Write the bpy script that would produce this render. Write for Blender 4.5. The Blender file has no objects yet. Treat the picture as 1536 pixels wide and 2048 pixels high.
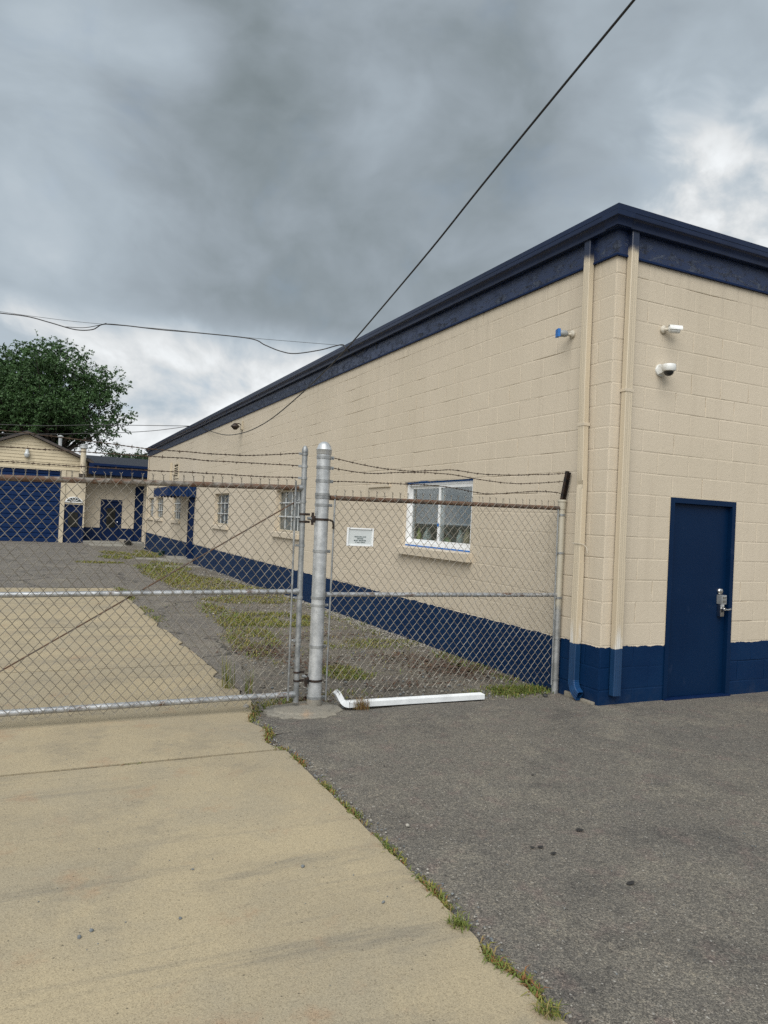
import bpy, bmesh, math, random
import numpy as np
from mathutils import Vector, Matrix, noise

random.seed(7)
rng = np.random.default_rng(11)
sc = bpy.context.scene
col = sc.collection

# ------------------------------------------------------------------ camera
CAM_O = Vector((-4.7188, -5.1654, 1.6008))
CAM_R = (Vector((0.90167011, -0.42979534, 0.04761267)), Vector((0.04839222, -0.00912316, -0.99878674)), Vector((0.42970827, 0.90288024, 0.01257267)))
CAM_F = 1455.342
cam_d = bpy.data.cameras.new("camera")
cam = bpy.data.objects.new("camera", cam_d)
col.objects.link(cam)
r, d, f = CAM_R
cam.matrix_world = Matrix(((r.x, -d.x, -f.x, CAM_O.x), (r.y, -d.y, -f.y, CAM_O.y), (r.z, -d.z, -f.z, CAM_O.z), (0, 0, 0, 1)))
cam_d.sensor_fit = 'VERTICAL'
cam_d.sensor_height = 36.0
cam_d.lens = CAM_F / 2048 * 36.0
cam_d.clip_start = 0.05
cam_d.clip_end = 3000
sc.camera = cam

# ------------------------------------------------------------------ exposure
sc.view_settings.view_transform = 'Standard'
sc.view_settings.look = 'None'
sc.view_settings.gamma = 1.0
sc.view_settings.use_curve_mapping = False
sc.view_settings.exposure = 1.33
sc.cycles.use_denoising = False
sc.cycles.max_bounces = 8
sc.cycles.transparent_max_bounces = 12

# ------------------------------------------------------------------ world
SUN_DIR = Vector((-0.74, -0.86, 1.22)).normalized()   # towards the sun
world = bpy.data.worlds.new("World")
sc.world = world
world.use_nodes = True
wt = world.node_tree
wt.nodes.clear()


class NT:
    """tiny node-expression helper"""
    def __init__(self, tree):
        self.t = tree

    def n(self, kind, **kw):
        nd = self.t.nodes.new(kind)
        for k, v in kw.items():
            setattr(nd, k, v)
        return nd

    def put(self, sock, v):
        if hasattr(v, 'is_linked') or isinstance(v, bpy.types.NodeSocket):
            self.t.links.new(v, sock)
        elif isinstance(v, (tuple, list)) and len(v) == 3 and sock.type == 'RGBA':
            sock.default_value = (*v, 1)
        else:
            sock.default_value = v

    def m(self, op, a, b=0.0, c=0.0, clamp=False):
        nd = self.n('ShaderNodeMath', operation=op, use_clamp=clamp)
        for i, v in enumerate((a, b, c)):
            self.put(nd.inputs[i], v)
        return nd.outputs[0]

    def vm(self, op, a, b=(0, 0, 0), out=0):
        nd = self.n('ShaderNodeVectorMath', operation=op)
        self.put(nd.inputs[0], a)
        if op == 'SCALE':
            self.put(nd.inputs['Scale'], b)
        else:
            self.put(nd.inputs[1], b)
        return nd.outputs[out]

    def dot(self, a, b):
        return self.vm('DOT_PRODUCT', a, b, 1)

    def mix(self, f, a, b, blend='MIX'):
        nd = self.n('ShaderNodeMix', data_type='RGBA', blend_type=blend)
        self.put(nd.inputs[0], f)
        self.put(nd.inputs[6], a)
        self.put(nd.inputs[7], b)
        return nd.outputs[2]

    def noise(self, vec, scale, detail=3.0, rough=0.5, dist=0.0, out=0):
        nd = self.n('ShaderNodeTexNoise')
        self.put(nd.inputs['Vector'], vec)
        nd.inputs['Scale'].default_value = scale
        nd.inputs['Detail'].default_value = detail
        nd.inputs['Roughness'].default_value = rough
        nd.inputs['Distortion'].default_value = dist
        return nd.outputs[out]

    def vor(self, vec, scale, out='Color', feature='F1'):
        nd = self.n('ShaderNodeTexVoronoi', feature=feature)
        self.put(nd.inputs['Vector'], vec)
        nd.inputs['Scale'].default_value = scale
        return nd.outputs[out]

    def ss(self, v, lo, hi, a=0.0, b=1.0):
        nd = self.n('ShaderNodeMapRange', interpolation_type='SMOOTHSTEP')
        self.put(nd.inputs[0], v)
        for i, x in enumerate((lo, hi, a, b)):
            nd.inputs[1 + i].default_value = x
        return nd.outputs[0]

    def scalev(self, vec, s):
        return self.vm('MULTIPLY', vec, s)

    def add3(self, vec, s):
        return self.vm('ADD', vec, s)

    def sep(self, v):
        nd = self.n('ShaderNodeSeparateXYZ')
        self.put(nd.inputs[0], v)
        return nd.outputs

    def comb(self, x, y, z):
        nd = self.n('ShaderNodeCombineXYZ')
        for i, v in enumerate((x, y, z)):
            self.put(nd.inputs[i], v)
        return nd.outputs[0]


w = NT(wt)
tc = w.n('ShaderNodeTexCoord').outputs['Generated']
dirn = w.vm('NORMALIZE', tc)
dx, dy, dz = w.sep(dirn)
sky = w.n('ShaderNodeTexSky', sky_type='NISHITA', sun_disc=False)
sky.sun_elevation = math.asin(SUN_DIR.z)
sky.sun_rotation = math.atan2(SUN_DIR.x, SUN_DIR.y)
sky.air_density, sky.dust_density, sky.ozone_density = 1.0, 2.0, 1.0
# cloud layer over the whole dome; soft heavy deck above, brighter broken cumulus towards the horizon
cv = w.scalev(dirn, (1.0, 1.0, 1.35))
warp = w.noise(cv, 2.1, 3, 0.5, 0, 1)
cvw = w.vm('ADD', cv, w.vm('SCALE', w.vm('SUBTRACT', warp, (0.5, 0.5, 0.5)), 0.30))
nl = w.noise(w.add3(cvw, (3.1, 1.7, 0.2)), 1.9, 3, 0.45)
nm = w.noise(w.add3(cvw, (7.3, 2.2, 1.0)), 4.2, 5, 0.50)
nf = w.noise(w.add3(cvw, (1.9, 8.4, 2.0)), 9.5, 6, 0.55)
rim = w.m('ADD', dz, w.m('MULTIPLY', w.m('SUBTRACT', nm, 0.5), 0.16))
deck = w.ss(rim, 0.190, 0.262)
core = w.dot(dirn, Vector((0.345, 0.86, 0.375)).normalized())
core = w.m('ADD', core, w.m('MULTIPLY', w.m('SUBTRACT', nl, 0.5), 0.16))
core = w.ss(core, 0.900, 1.03)
grey = w.m('ADD', 0.535, w.m('MULTIPLY', w.m('SUBTRACT', nl, 0.5), 0.26))
grey = w.m('ADD', grey, w.m('MULTIPLY', w.m('SUBTRACT', nm, 0.5), 0.62))
grey = w.m('ADD', grey, w.m('MULTIPLY', w.m('SUBTRACT', nf, 0.5), 0.15))
grey = w.m('SUBTRACT', grey, w.m('MULTIPLY', core, 0.235))
gap = w.dot(dirn, Vector((0.80, 0.46, 0.39)).normalized())
gap = w.ss(w.m('ADD', gap, w.m('MULTIPLY', w.m('SUBTRACT', nm, 0.5), 0.22)), 0.955, 1.005)
grey = w.m('ADD', grey, w.m('MULTIPLY', gap, w.m('MULTIPLY', w.ss(nf, 0.40, 0.70), 0.36)))
low = w.m('ADD', 0.84, w.m('MULTIPLY', w.m('SUBTRACT', nf, 0.5), 1.5))
low = w.m('ADD', low, w.m('MULTIPLY', w.m('SUBTRACT', nm, 0.5), 1.1))
low = w.m('MINIMUM', w.m('MAXIMUM', low, 0.56), 1.12)
lum = w.m('ADD', w.m('MULTIPLY', grey, deck), w.m('MULTIPLY', low, w.m('SUBTRACT', 1.0, deck)))
lum = w.m('MAXIMUM', lum, 0.19)
tint_d = (0.85, 1.02, 1.09)
tint_b = (0.86, 1.0, 1.12)
ctint = w.mix(w.ss(lum, 0.20, 0.42), tint_d, tint_b)
ctint = w.mix(w.ss(lum, 0.50, 0.85), ctint, (0.965, 1.0, 1.02))
cloud = w.vm('SCALE', ctint, w.m('MULTIPLY', lum, 3.72))
cover = w.ss(nf, 0.20, 0.45, 0.90, 1.0)
skyc = w.mix(cover, sky.outputs[0], cloud)
bg = w.n('ShaderNodeBackground')
w.put(bg.inputs['Color'], skyc)
bg.inputs['Strength'].default_value = 0.1
wo = w.n('ShaderNodeOutputWorld')
wt.links.new(bg.outputs[0], wo.inputs['Surface'])

# ------------------------------------------------------------------ sun (veiled by cloud)
sun_d = bpy.data.lights.new("sun", 'SUN')
sun_d.energy = 1.5
sun_d.angle = math.radians(60)
sun_d.color = (1.0, 0.975, 0.93)
sun = bpy.data.objects.new("sun", sun_d)
sun.rotation_euler = (-SUN_DIR).to_track_quat('-Z', 'Y').to_euler()
sun.location = (0, 0, 30)
col.objects.link(sun)


# ================================================================== helpers
def ground_h(y):
    pts = [(-60, 0), (8, 0), (12.6, -.06), (20.6, -.09), (31, -.27), (36, -.3), (900, -.3)]
    for (a, ha), (b, hb) in zip(pts, pts[1:]):
        if y <= b:
            t = max(0, (y - a) / (b - a))
            t = t * t * (3 - 2 * t)
            return ha + (hb - ha) * t
    return -.3


def proj(p):
    q = Vector(p) - CAM_O
    z = q.dot(CAM_R[2])
    if z < .1:
        return None
    return 768 + CAM_F * q.dot(CAM_R[0]) / z, 1024 + CAM_F * q.dot(CAM_R[1]) / z


class MB:
    """collects geometry, then links it as ONE mesh object"""
    def __init__(self):
        self.v, self.f, self.mi = [], [], []

    def add(self, vs, fs, mi=0):
        b = len(self.v)
        self.v += [tuple(p) for p in vs]
        self.f += [tuple(i + b for i in f) for f in fs]
        self.mi += [mi] * len(fs)
        return self

    def box(self, a, b, mi=0, bev=0.0):
        (x0, y0, z0), (x1, y1, z1) = a, b
        if bev <= 0:
            vs = [(x0, y0, z0), (x1, y0, z0), (x1, y1, z0), (x0, y1, z0), (x0, y0, z1), (x1, y0, z1), (x1, y1, z1), (x0, y1, z1)]
            fs = [(3, 2, 1, 0), (4, 5, 6, 7), (0, 1, 5, 4), (1, 2, 6, 5), (2, 3, 7, 6), (3, 0, 4, 7)]
            return self.add(vs, fs, mi)
        bm = bmesh.new()
        bmesh.ops.create_cube(bm, size=1)
        for v in bm.verts:
            v.co = Vector(((x0 + x1) / 2 + v.co.x * (x1 - x0), (y0 + y1) / 2 + v.co.y * (y1 - y0), (z0 + z1) / 2 + v.co.z * (z1 - z0)))
        bmesh.ops.bevel(bm, geom=bm.edges[:], offset=bev, segments=2, affect='EDGES', profile=.7)
        bm.verts.index_update()
        self.add([v.co[:] for v in bm.verts], [[v.index for v in f.verts] for f in bm.faces], mi)
        bm.free()
        return self

    def tube(self, pts, r, n=8, mi=0, cap=True, rs=None, squash=None):
        pts = [Vector(p) for p in pts]
        k = len(pts)
        t0 = (pts[1] - pts[0]).normalized()
        up = Vector((0, 0, 1)) if abs(t0.z) < .9 else Vector((1, 0, 0))
        u = t0.cross(up).normalized()
        vs, fs = [], []
        for i, p in enumerate(pts):
            t = (pts[min(i + 1, k - 1)] - pts[max(i - 1, 0)])
            t = t.normalized() if t.length > 1e-9 else t0
            u = (u - t * u.dot(t))
            u = u.normalized() if u.length > 1e-6 else t.orthogonal().normalized()
            w_ = t.cross(u)
            rr = rs[i] if rs else r
            for j in range(n):
                a = 2 * math.pi * j / n
                c, s = math.cos(a) * rr, math.sin(a) * rr
                vs.append(p + u * c + w_ * s)
        for i in range(k - 1):
            for j in range(n):
                a, b = i * n + j, i * n + (j + 1) % n
                fs.append((a, b, b + n, a + n))
        if cap:
            fs.append(tuple(reversed(range(n))))
            fs.append(tuple((k - 1) * n + j for j in range(n)))
        return self.add(vs, fs, mi)

    def lathe(self, c, prof, n=16, mi=0, axis='Z'):
        """prof: list of (r, h) from c along axis"""
        c = Vector(c)
        ax = {'Z': (Vector((1, 0, 0)), Vector((0, 1, 0)), Vector((0, 0, 1))), 'X': (Vector((0, 1, 0)), Vector((0, 0, 1)), Vector((1, 0, 0))),
              'Y': (Vector((0, 0, 1)), Vector((1, 0, 0)), Vector((0, 1, 0)))}[axis] if isinstance(axis, str) else axis
        vs, fs = [], []
        for r_, h_ in prof:
            for j in range(n):
                a = 2 * math.pi * j / n
                vs.append(c + ax[0] * (math.cos(a) * r_) + ax[1] * (math.sin(a) * r_) + ax[2] * h_)
        for i in range(len(prof) - 1):
            for j in range(n):
                a, b = i * n + j, i * n + (j + 1) % n
                fs.append((a, b, b + n, a + n))
        fs.append(tuple(reversed(range(n))))
        fs.append(tuple((len(prof) - 1) * n + j for j in range(n)))
        return self.add(vs, fs, mi)

    def prism(self, poly, axis, a, b, mi=0):
        """poly: 2-D outline in the two remaining axes (in order), extruded along axis from a to b"""
        def P(p, t):
            q = list(p)
            q.insert(axis, t)
            return q
        n = len(poly)
        vs = [P(p, a) for p in poly] + [P(p, b) for p in poly]
        fs = [(i, (i + 1) % n, n + (i + 1) % n, n + i) for i in range(n)] + [tuple(reversed(range(n))), tuple(range(n, 2 * n))]
        return self.add(vs, fs, mi)

    def sweep(self, prof, path, mi=0, closed=False):
        """prof: (out, z) offsets; path: list of (point, out-vector)"""
        n = len(prof)
        vs, fs = [], []
        for p, o in path:
            for a, z in prof:
                vs.append(Vector(p) + Vector(o) * a + Vector((0, 0, z)))
        for i in range(len(path) - 1):
            for j in range(n if closed else n - 1):
                a, b = i * n + j, i * n + (j + 1) % n
                fs.append((a, b, b + n, a + n))
        if closed:
            fs.append(tuple(reversed(range(n))))
            fs.append(tuple((len(path) - 1) * n + j for j in range(n)))
        return self.add(vs, fs, mi)

    def mesh(self, name, mats, smooth=False):
        me = bpy.data.meshes.new(name)
        me.from_pydata(self.v, [], self.f)
        mats = mats if isinstance(mats, (list, tuple)) else [mats]
        for m_ in mats:
            me.materials.append(m_)
        if len(mats) > 1:
            me.polygons.foreach_set('material_index', self.mi)
        bm = bmesh.new()
        bm.from_mesh(me)
        bmesh.ops.recalc_face_normals(bm, faces=bm.faces)
        bm.to_mesh(me)
        bm.free()
        if smooth:
            me.polygons.foreach_set('use_smooth', [True] * len(me.polygons))
            if hasattr(me, 'set_sharp_from_angle'):
                me.set_sharp_from_angle(angle=math.radians(smooth if smooth is not True else 40))
        me.update()
        return me

    def build(self, name, mats, parent=None, smooth=False):
        return link(name, self.mesh(name, mats, smooth), parent)


def link(name, data, parent=None):
    o = bpy.data.objects.new(name, data)
    col.objects.link(o)
    if parent is not None:
        o.parent = parent
        o.matrix_parent_inverse = Matrix.Translation(-world_loc(parent))
    return o


def world_loc(o):
    # only translations are used for parents here
    v = Vector(o.location)
    if o.parent is not None:
        v = world_loc(o.parent) + o.matrix_parent_inverse.to_translation() + v
    return v


def tag(o, label=None, cat=None, group=None, kind=None):
    if label:
        o['label'] = label
    if cat:
        o['category'] = cat
    if group:
        o['group'] = group
    if kind:
        o['kind'] = kind
    return o


def empty(name, loc, label, cat, group=None):
    o = bpy.data.objects.new(name, None)
    o.location = loc
    o.empty_display_size = .2
    col.objects.link(o)
    return tag(o, label, cat, group)


def catmull(pts, sub=6):
    pts = [Vector(p) for p in pts]
    P = [pts[0] * 2 - pts[1]] + pts + [pts[-1] * 2 - pts[-2]]
    out = []
    for i in range(1, len(P) - 2):
        for s in range(sub):
            t = s / sub
            a, b, c, d_ = P[i - 1], P[i], P[i + 1], P[i + 2]
            out.append(.5 * ((2 * b) + (c - a) * t + (2 * a - 5 * b + 4 * c - d_) * t * t + (3 * b - a - 3 * c + d_) * t ** 3))
    out.append(pts[-1])
    return out


def cut(rects, holes):
    """rectangles (a0,a1,z0,z1) minus holes"""
    for h0, h1, g0, g1 in holes:
        res = []
        for a0, a1, z0, z1 in rects:
            if h0 >= a1 or h1 <= a0 or g0 >= z1 or g1 <= z0:
                res.append((a0, a1, z0, z1))
                continue
            if a0 < h0:
                res.append((a0, h0, z0, z1))
            if a1 > h1:
                res.append((h1, a1, z0, z1))
            m0, m1 = max(a0, h0), min(a1, h1)
            if z0 < g0:
                res.append((m0, m1, z0, g0))
            if z1 > g1:
                res.append((m0, m1, g1, z1))
        rects = res
    return [q for q in rects if q[1] - q[0] > .012 and q[3] - q[2] > .012]


# ================================================================== materials
def base_mat(name):
    m_ = bpy.data.materials.new(name)
    m_.use_nodes = True
    t = m_.node_tree
    t.nodes.clear()
    k = NT(t)
    bs = k.n('ShaderNodeBsdfPrincipled')
    ou = k.n('ShaderNodeOutputMaterial')
    t.links.new(bs.outputs[0], ou.inputs['Surface'])
    pos = k.n('ShaderNodeNewGeometry').outputs['Position']
    return m_, k, bs, pos


def bump(k, bs, h, dist, strength=1.0, prev=None):
    b = k.n('ShaderNodeBump')
    b.inputs['Strength'].default_value = strength
    b.inputs['Distance'].default_value = dist
    k.put(b.inputs['Height'], h)
    if prev is not None:
        k.put(b.inputs['Normal'], prev)
    k.put(bs.inputs['Normal'], b.outputs[0])
    return b.outputs[0]


def mat(name, c1, c2=None, scale=6.0, rough=.6, metal=0.0, bmp=0.0, bscale=80.0, spec=.5, lo=.35, hi=.65, c3=None, s3=20, lo3=.6, hi3=.7):
    m_, k, bs, pos = base_mat(name)
    c = c1
    if c2 is not None:
        c = k.mix(k.ss(k.noise(pos, scale, 5, .6), lo, hi), c1, c2)
    if c3 is not None:
        c = k.mix(k.ss(k.noise(k.add3(pos, (5.3, 1.1, 2.7)), s3, 5, .65), lo3, hi3), c, c3)
    k.put(bs.inputs['Base Color'], c)
    bs.inputs['Roughness'].default_value = rough
    bs.inputs['Metallic'].default_value = metal
    bs.inputs['Specular IOR Level'].default_value = spec
    if bmp:
        bump(k, bs, k.noise(pos, bscale, 4, .6), bmp)
    return m_


TAN = (0.555, 0.480, 0.375)
TAN2 = (0.515, 0.445, 0.342)
NAVY = (0.0014, 0.0158, 0.056)
NAVY2 = (0.0024, 0.0198, 0.064)


def wall_paint(name, dado=True, rough_bump=.0016):
    m_, k, bs, pos = base_mat(name)
    x, y, z = k.sep(pos)
    big = k.ss(k.noise(pos, .55, 4, .55), .3, .7)
    c = k.mix(big, TAN, TAN2)
    # faint vertical weather streaks and grime under the fascia
    st = k.noise(k.scalev(pos, (6.0, 6.0, .35)), 1.0, 4, .6)
    c = k.mix(k.m('MULTIPLY', k.ss(st, .50, .78), .30), c, (.40, .34, .26))
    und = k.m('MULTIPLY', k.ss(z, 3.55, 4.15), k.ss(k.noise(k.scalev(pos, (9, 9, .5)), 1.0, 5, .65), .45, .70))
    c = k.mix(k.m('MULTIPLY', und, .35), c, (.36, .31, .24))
    blot = k.ss(k.noise(k.add3(pos, (9, 3, 4)), 3.4, 6, .65), .60, .74)
    c = k.mix(k.m('MULTIPLY', blot, .20), c, (.56, .50, .39))
    pit = k.ss(k.noise(pos, 55, 3, .6), .66, .74)
    c = k.mix(k.m('MULTIPLY', pit, .14), c, (.30, .25, .18))
    if dado:
        edge = k.m('ADD', z, k.m('MULTIPLY', k.m('SUBTRACT', k.noise(pos, 6, 5, .7), .5), .075))
        f_ = k.ss(edge, .532, .538, 1.0, 0.0)
        nv = k.mix(k.ss(k.noise(pos, 2.2, 4, .6), .35, .65), NAVY, NAVY2)
        scuff = k.ss(k.noise(k.scalev(pos, (1.4, 1.4, 5.0)), 5.5, 7, .72), .665, .72)
        nv = k.mix(k.m('MULTIPLY', scuff, .35), nv, (.07, .10, .16))
        splash = k.m('MULTIPLY', k.ss(z, -.25, .22, 1.0, 0.0), k.ss(k.noise(pos, 9, 5, .7), .42, .68))
        nv = k.mix(k.m('MULTIPLY', splash, .35), nv, (.075, .08, .085))
        c = k.mix(f_, c, nv)
        k.put(bs.inputs['Roughness'], k.ss(f_, 0, 1, .62, .55))
        k.put(bs.inputs['Specular IOR Level'], k.ss(f_, 0, 1, .4, .12))
    else:
        bs.inputs['Roughness'].default_value = .6
    k.put(bs.inputs['Base Color'], c)
    h = k.m('ADD', k.m('MULTIPLY', k.noise(pos, 85, 5, .65), .65), k.m('MULTIPLY', k.noise(pos, 22, 4, .6), .9))
    bump(k, bs, h, rough_bump * 1.8, .8)
    return m_


def concrete(name, c1, c2, speck=260.0, dirt=True):
    m_, k, bs, pos = base_mat(name)
    big = k.ss(k.noise(pos, .7, 5, .6), .32, .68)
    c = k.mix(big, c1, c2)
    crack = None
    if dirt:
        # grey cement wash, tyre drag marks, old rust stains
        wash = k.ss(k.noise(k.add3(pos, (2, 17, 0)), 1.1, 7, .68), .44, .66)
        c = k.mix(k.m('MULTIPLY', wash, .45), c, (.245, .220, .170))
        tr = k.noise(k.add3(k.scalev(pos, (.38, 2.5, 1)), (2.2, .7, 0)), 1.0, 8, .70, .5)
        c = k.mix(k.m('MULTIPLY', k.ss(tr, .53, .70), .62), c, (.150, .138, .116))
        tr2 = k.noise(k.add3(k.scalev(pos, (.5, 9.0, 1)), (6.2, 3.7, 0)), 1.0, 6, .66, .3)
        c = k.mix(k.m('MULTIPLY', k.ss(tr2, .56, .74), .38), c, (.155, .142, .120))
        rs_ = k.ss(k.noise(k.add3(pos, (4, 9, 0)), 2.6, 7, .70), .55, .74)
        c = k.mix(k.m('MULTIPLY', rs_, .62), c, (.30, .195, .120))
        bl = k.ss(k.noise(k.add3(pos, (14, 3, 0)), 1.5, 8, .74), .50, .72)
        c = k.mix(k.m('MULTIPLY', bl, .62), c, (.195, .172, .132))
        pv = k.vor(k.add3(pos, (3, 5, 7)), 34, 'Distance')
        pc = k.sep(k.vor(k.add3(pos, (3, 5, 7)), 34))[0]
        pit = k.m('MULTIPLY', k.ss(pv, .10, .16, 1, 0), k.ss(pc, .86, .88))
        c = k.mix(k.m('MULTIPLY', pit, .75), c, (.06, .052, .04))
        wv = k.vm('ADD', pos, k.vm('SCALE', k.vm('SUBTRACT', k.noise(pos, 3.0, 5, .65, 0, 1), (.5, .5, .5)), .35))
        ed = k.vor(k.scalev(wv, (.33, .26, 1)), 1.0, 'Distance', 'DISTANCE_TO_EDGE')
        crack = k.m('MULTIPLY', k.ss(ed, .0, .0035, 1, 0), k.ss(k.noise(k.add3(pos, (1, 1, 5)), .9, 2, .5), .50, .60))
        c = k.mix(k.m('MULTIPLY', crack, .0), c, (.07, .06, .045))
    cell = k.vor(pos, speck)
    cx, cy, cz = k.sep(cell)
    c = k.mix(k.ss(cx, .0, 1.0, 0.0, .45), c, k.vm('MULTIPLY', c, (1.50, 1.48, 1.44)))
    c = k.mix(k.ss(cy, .72, 1.0, 0.0, .60), c, k.vm('MULTIPLY', c, (.50, .48, .46)))
    k.put(bs.inputs['Base Color'], c)
    bs.inputs['Roughness'].default_value = .9
    bs.inputs['Specular IOR Level'].default_value = .25
    h = k.m('ADD', k.m('MULTIPLY', cx, .5), k.noise(pos, 45, 5, .65))
    bump(k, bs, h, .0020, .7)
    return m_


def asphalt(name, c1, c2, speck=105.0, cracks=0.0, wear=1.0):
    m_, k, bs, pos = base_mat(name)
    big = k.ss(k.noise(pos, .42, 6, .66), .32, .68)
    c = k.mix(big, c1, c2)
    pale = k.ss(k.noise(k.add3(pos, (3, 12, 0)), 1.1, 8, .74), .48, .70)
    c = k.mix(k.m('MULTIPLY', pale, .55 * wear), c, (.215, .196, .158))
    dark = k.ss(k.noise(k.add3(pos, (8, 1, 0)), 1.7, 8, .74), .50, .70)
    c = k.mix(k.m('MULTIPLY', dark, .55 * wear), c, (.070, .066, .062))
    hue = k.noise(k.add3(pos, (2, 5, 0)), 5.5, 4, .65)
    c = k.mix(k.m('MULTIPLY', k.ss(hue, .52, .70), .45 * wear), c, (.150, .118, .106))
    cell = k.vor(pos, speck)
    ax, ay, az = k.sep(cell)
    cell2 = k.vor(k.add3(pos, (1, 2, 3)), speck * 2.1)
    bx, by, bz = k.sep(cell2)
    cell3 = k.vor(k.add3(pos, (4, 2, 9)), speck * .45)
    ex, ey, ez = k.sep(cell3)
    c = k.mix(k.ss(ax, .35, 1.0, 0, .75), c, k.vm('MULTIPLY', c, (2.0, 1.94, 1.84)))
    c = k.mix(k.ss(by, .42, 1.0, 0, .82), c, k.vm('MULTIPLY', c, (.32, .32, .33)))
    c = k.mix(k.ss(ex, .92, .97, 0, .40), c, k.vm('MULTIPLY', c, (1.7, 1.63, 1.5)))
    c = k.mix(k.ss(ey, .92, .97, 0, .45), c, k.vm('MULTIPLY', c, (.45, .45, .47)))
    c = k.mix(k.ss(az, .990, .996, 0, .65), c, (.42, .40, .36))
    if cracks:
        cr = k.vor(k.vm('ADD', pos, k.vm('SCALE', k.noise(pos, 2.5, 4, .6, 0, 1), .5)), cracks, 'Distance', 'DISTANCE_TO_EDGE')
        c = k.mix(k.m('MULTIPLY', k.ss(cr, .0, .022, 1, 0), .75), c, (.025, .024, .02))
    k.put(bs.inputs['Base Color'], c)
    bs.inputs['Roughness'].default_value = .85
    bs.inputs['Specular IOR Level'].default_value = .3
    dd = k.vor(pos, speck, 'Distance')
    h = k.m('ADD', k.m('MULTIPLY', k.m('SUBTRACT', 1.0, dd), .8), k.m('MULTIPLY', bx, .5))
    h = k.m('ADD', h, k.m('MULTIPLY', ex, .5))
    bump(k, bs, h, .0045, .85)
    return m_


def galv(name, dark=(.22, .23, .235), light=(.40, .41, .41), rust=.0, rough=.48, tan_above=None, metal=.55):
    m_, k, bs, pos = base_mat(name)
    sp = k.vor(pos, 85)
    sx, sy, sz = k.sep(sp)
    c = k.mix(k.ss(k.noise(pos, 12, 4, .6), .3, .7), dark, light)
    c = k.mix(k.m('MULTIPLY', sx, .30), c, k.vm('MULTIPLY', c, (.55, .56, .57)))
    stv = k.ss(k.noise(k.scalev(pos, (45, 45, 4)), 1.0, 5, .65), .60, .72)
    c = k.mix(k.m('MULTIPLY', stv, .55), c, (.085, .085, .08))
    met = metal
    if rust:
        rf = k.ss(k.noise(k.scalev(pos, (4, 4, 14)), 1.6, 6, .72), .62 - rust * .35, .72 - rust * .25)
        rc = k.mix(k.noise(pos, 28, 5, .7), (.05, .030, .020), (.17, .085, .045))
        c = k.mix(rf, c, rc)
        met = k.ss(rf, 0, 1, metal, .0)
    if tan_above is not None:
        x, y, z = k.sep(pos)
        zz = k.m('ADD', z, k.m('MULTIPLY', k.m('SUBTRACT', k.noise(pos, 9, 4, .6), .5), .5))
        tf = k.m('MULTIPLY', k.ss(zz, tan_above, tan_above + .25), .85)
        c = k.mix(tf, c, (.44, .40, .31))
        met = k.ss(tf, 0, 1, metal, 0)
    k.put(bs.inputs['Base Color'], c)
    k.put(bs.inputs['Metallic'], met)
    bs.inputs['Roughness'].default_value = rough
    bump(k, bs, k.noise(pos, 60, 4, .6), .0006, .7)
    return m_


def peel_navy(name):
    m_, k, bs, pos = base_mat(name)
    x, y, z = k.sep(pos)
    # weathered paint gets worse away from the corner along the long side
    age = k.ss(y, 3.0, 14.0, 0.0, .13)
    ns = k.noise(k.scalev(pos, (2.6, 2.2, 6.0)), 2.6, 9, .78, .5)
    fl = k.m('MULTIPLY', k.ss(k.m('ADD', ns, age), .50, .56), k.ss(z, 4.22, 4.38, 1.0, .25))
    fade = k.ss(k.noise(pos, 1.6, 4, .6), .4, .7)
    c = k.mix(fade, (.0065, .017, .058), (.014, .027, .075))
    c = k.mix(k.m('MULTIPLY', fl, .92), c, k.mix(k.ss(k.noise(pos, 14, 6, .75), .38, .62), (.002, .004, .010), (.055, .070, .105)))
    k.put(bs.inputs['Base Color'], c)
    k.put(bs.inputs['Roughness'], k.ss(fl, 0, 1, .38, .8))
    bump(k, bs, fl, .0015, .8)
    return m_


def downspout_mat(name):
    """tan pipe, blue foot, navy neck, bare metal rubs"""
    m_, k, bs, pos = base_mat(name)
    x, y, z = k.sep(pos)
    n_ = k.m('MULTIPLY', k.m('SUBTRACT', k.noise(pos, 11, 4, .6), .5), .03)
    zz = k.m('ADD', z, n_)
    c = k.mix(k.ss(k.noise(k.scalev(pos, (14, 14, .5)), 1.0, 4, .6), .4, .7), (.52, .445, .33), (.46, .39, .285))
    rub = k.m('MULTIPLY', k.ss(z, .55, .80, 1, 0), k.ss(k.noise(k.scalev(pos, (12, 12, 2)), 1.0, 4, .6), .42, .60))
    c = k.mix(k.m('MULTIPLY', rub, .8), c, (.62, .61, .58))
    c = k.mix(k.ss(zz, .530, .535, 1, 0), c, k.mix(k.ss(k.noise(k.scalev(pos, (20, 20, 2)), 1.0, 5, .6), .4, .7), (.006, .032, .088), (.009, .042, .11)))
    top = k.m('ADD', z, k.m('MULTIPLY', n_, 3))
    c = k.mix(k.ss(top, 4.16, 4.27), c, (.009, .017, .045))
    k.put(bs.inputs['Base Color'], c)
    bs.inputs['Roughness'].default_value = .42
    return m_


def leafy(name, c1, c2, c3):
    m_, k, bs, pos = base_mat(name)
    oi = k.noise(pos, 1.1, 3, .6)
    c = k.mix(k.ss(oi, .35, .65), c1, c2)
    c = k.mix(k.ss(k.noise(pos, 7.0, 2, .5), .55, .8), c, c3)
    k.put(bs.inputs['Base Color'], c)
    bs.inputs['Roughness'].default_value = .55
    bs.inputs['Specular IOR Level'].default_value = .3
    return m_


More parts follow.
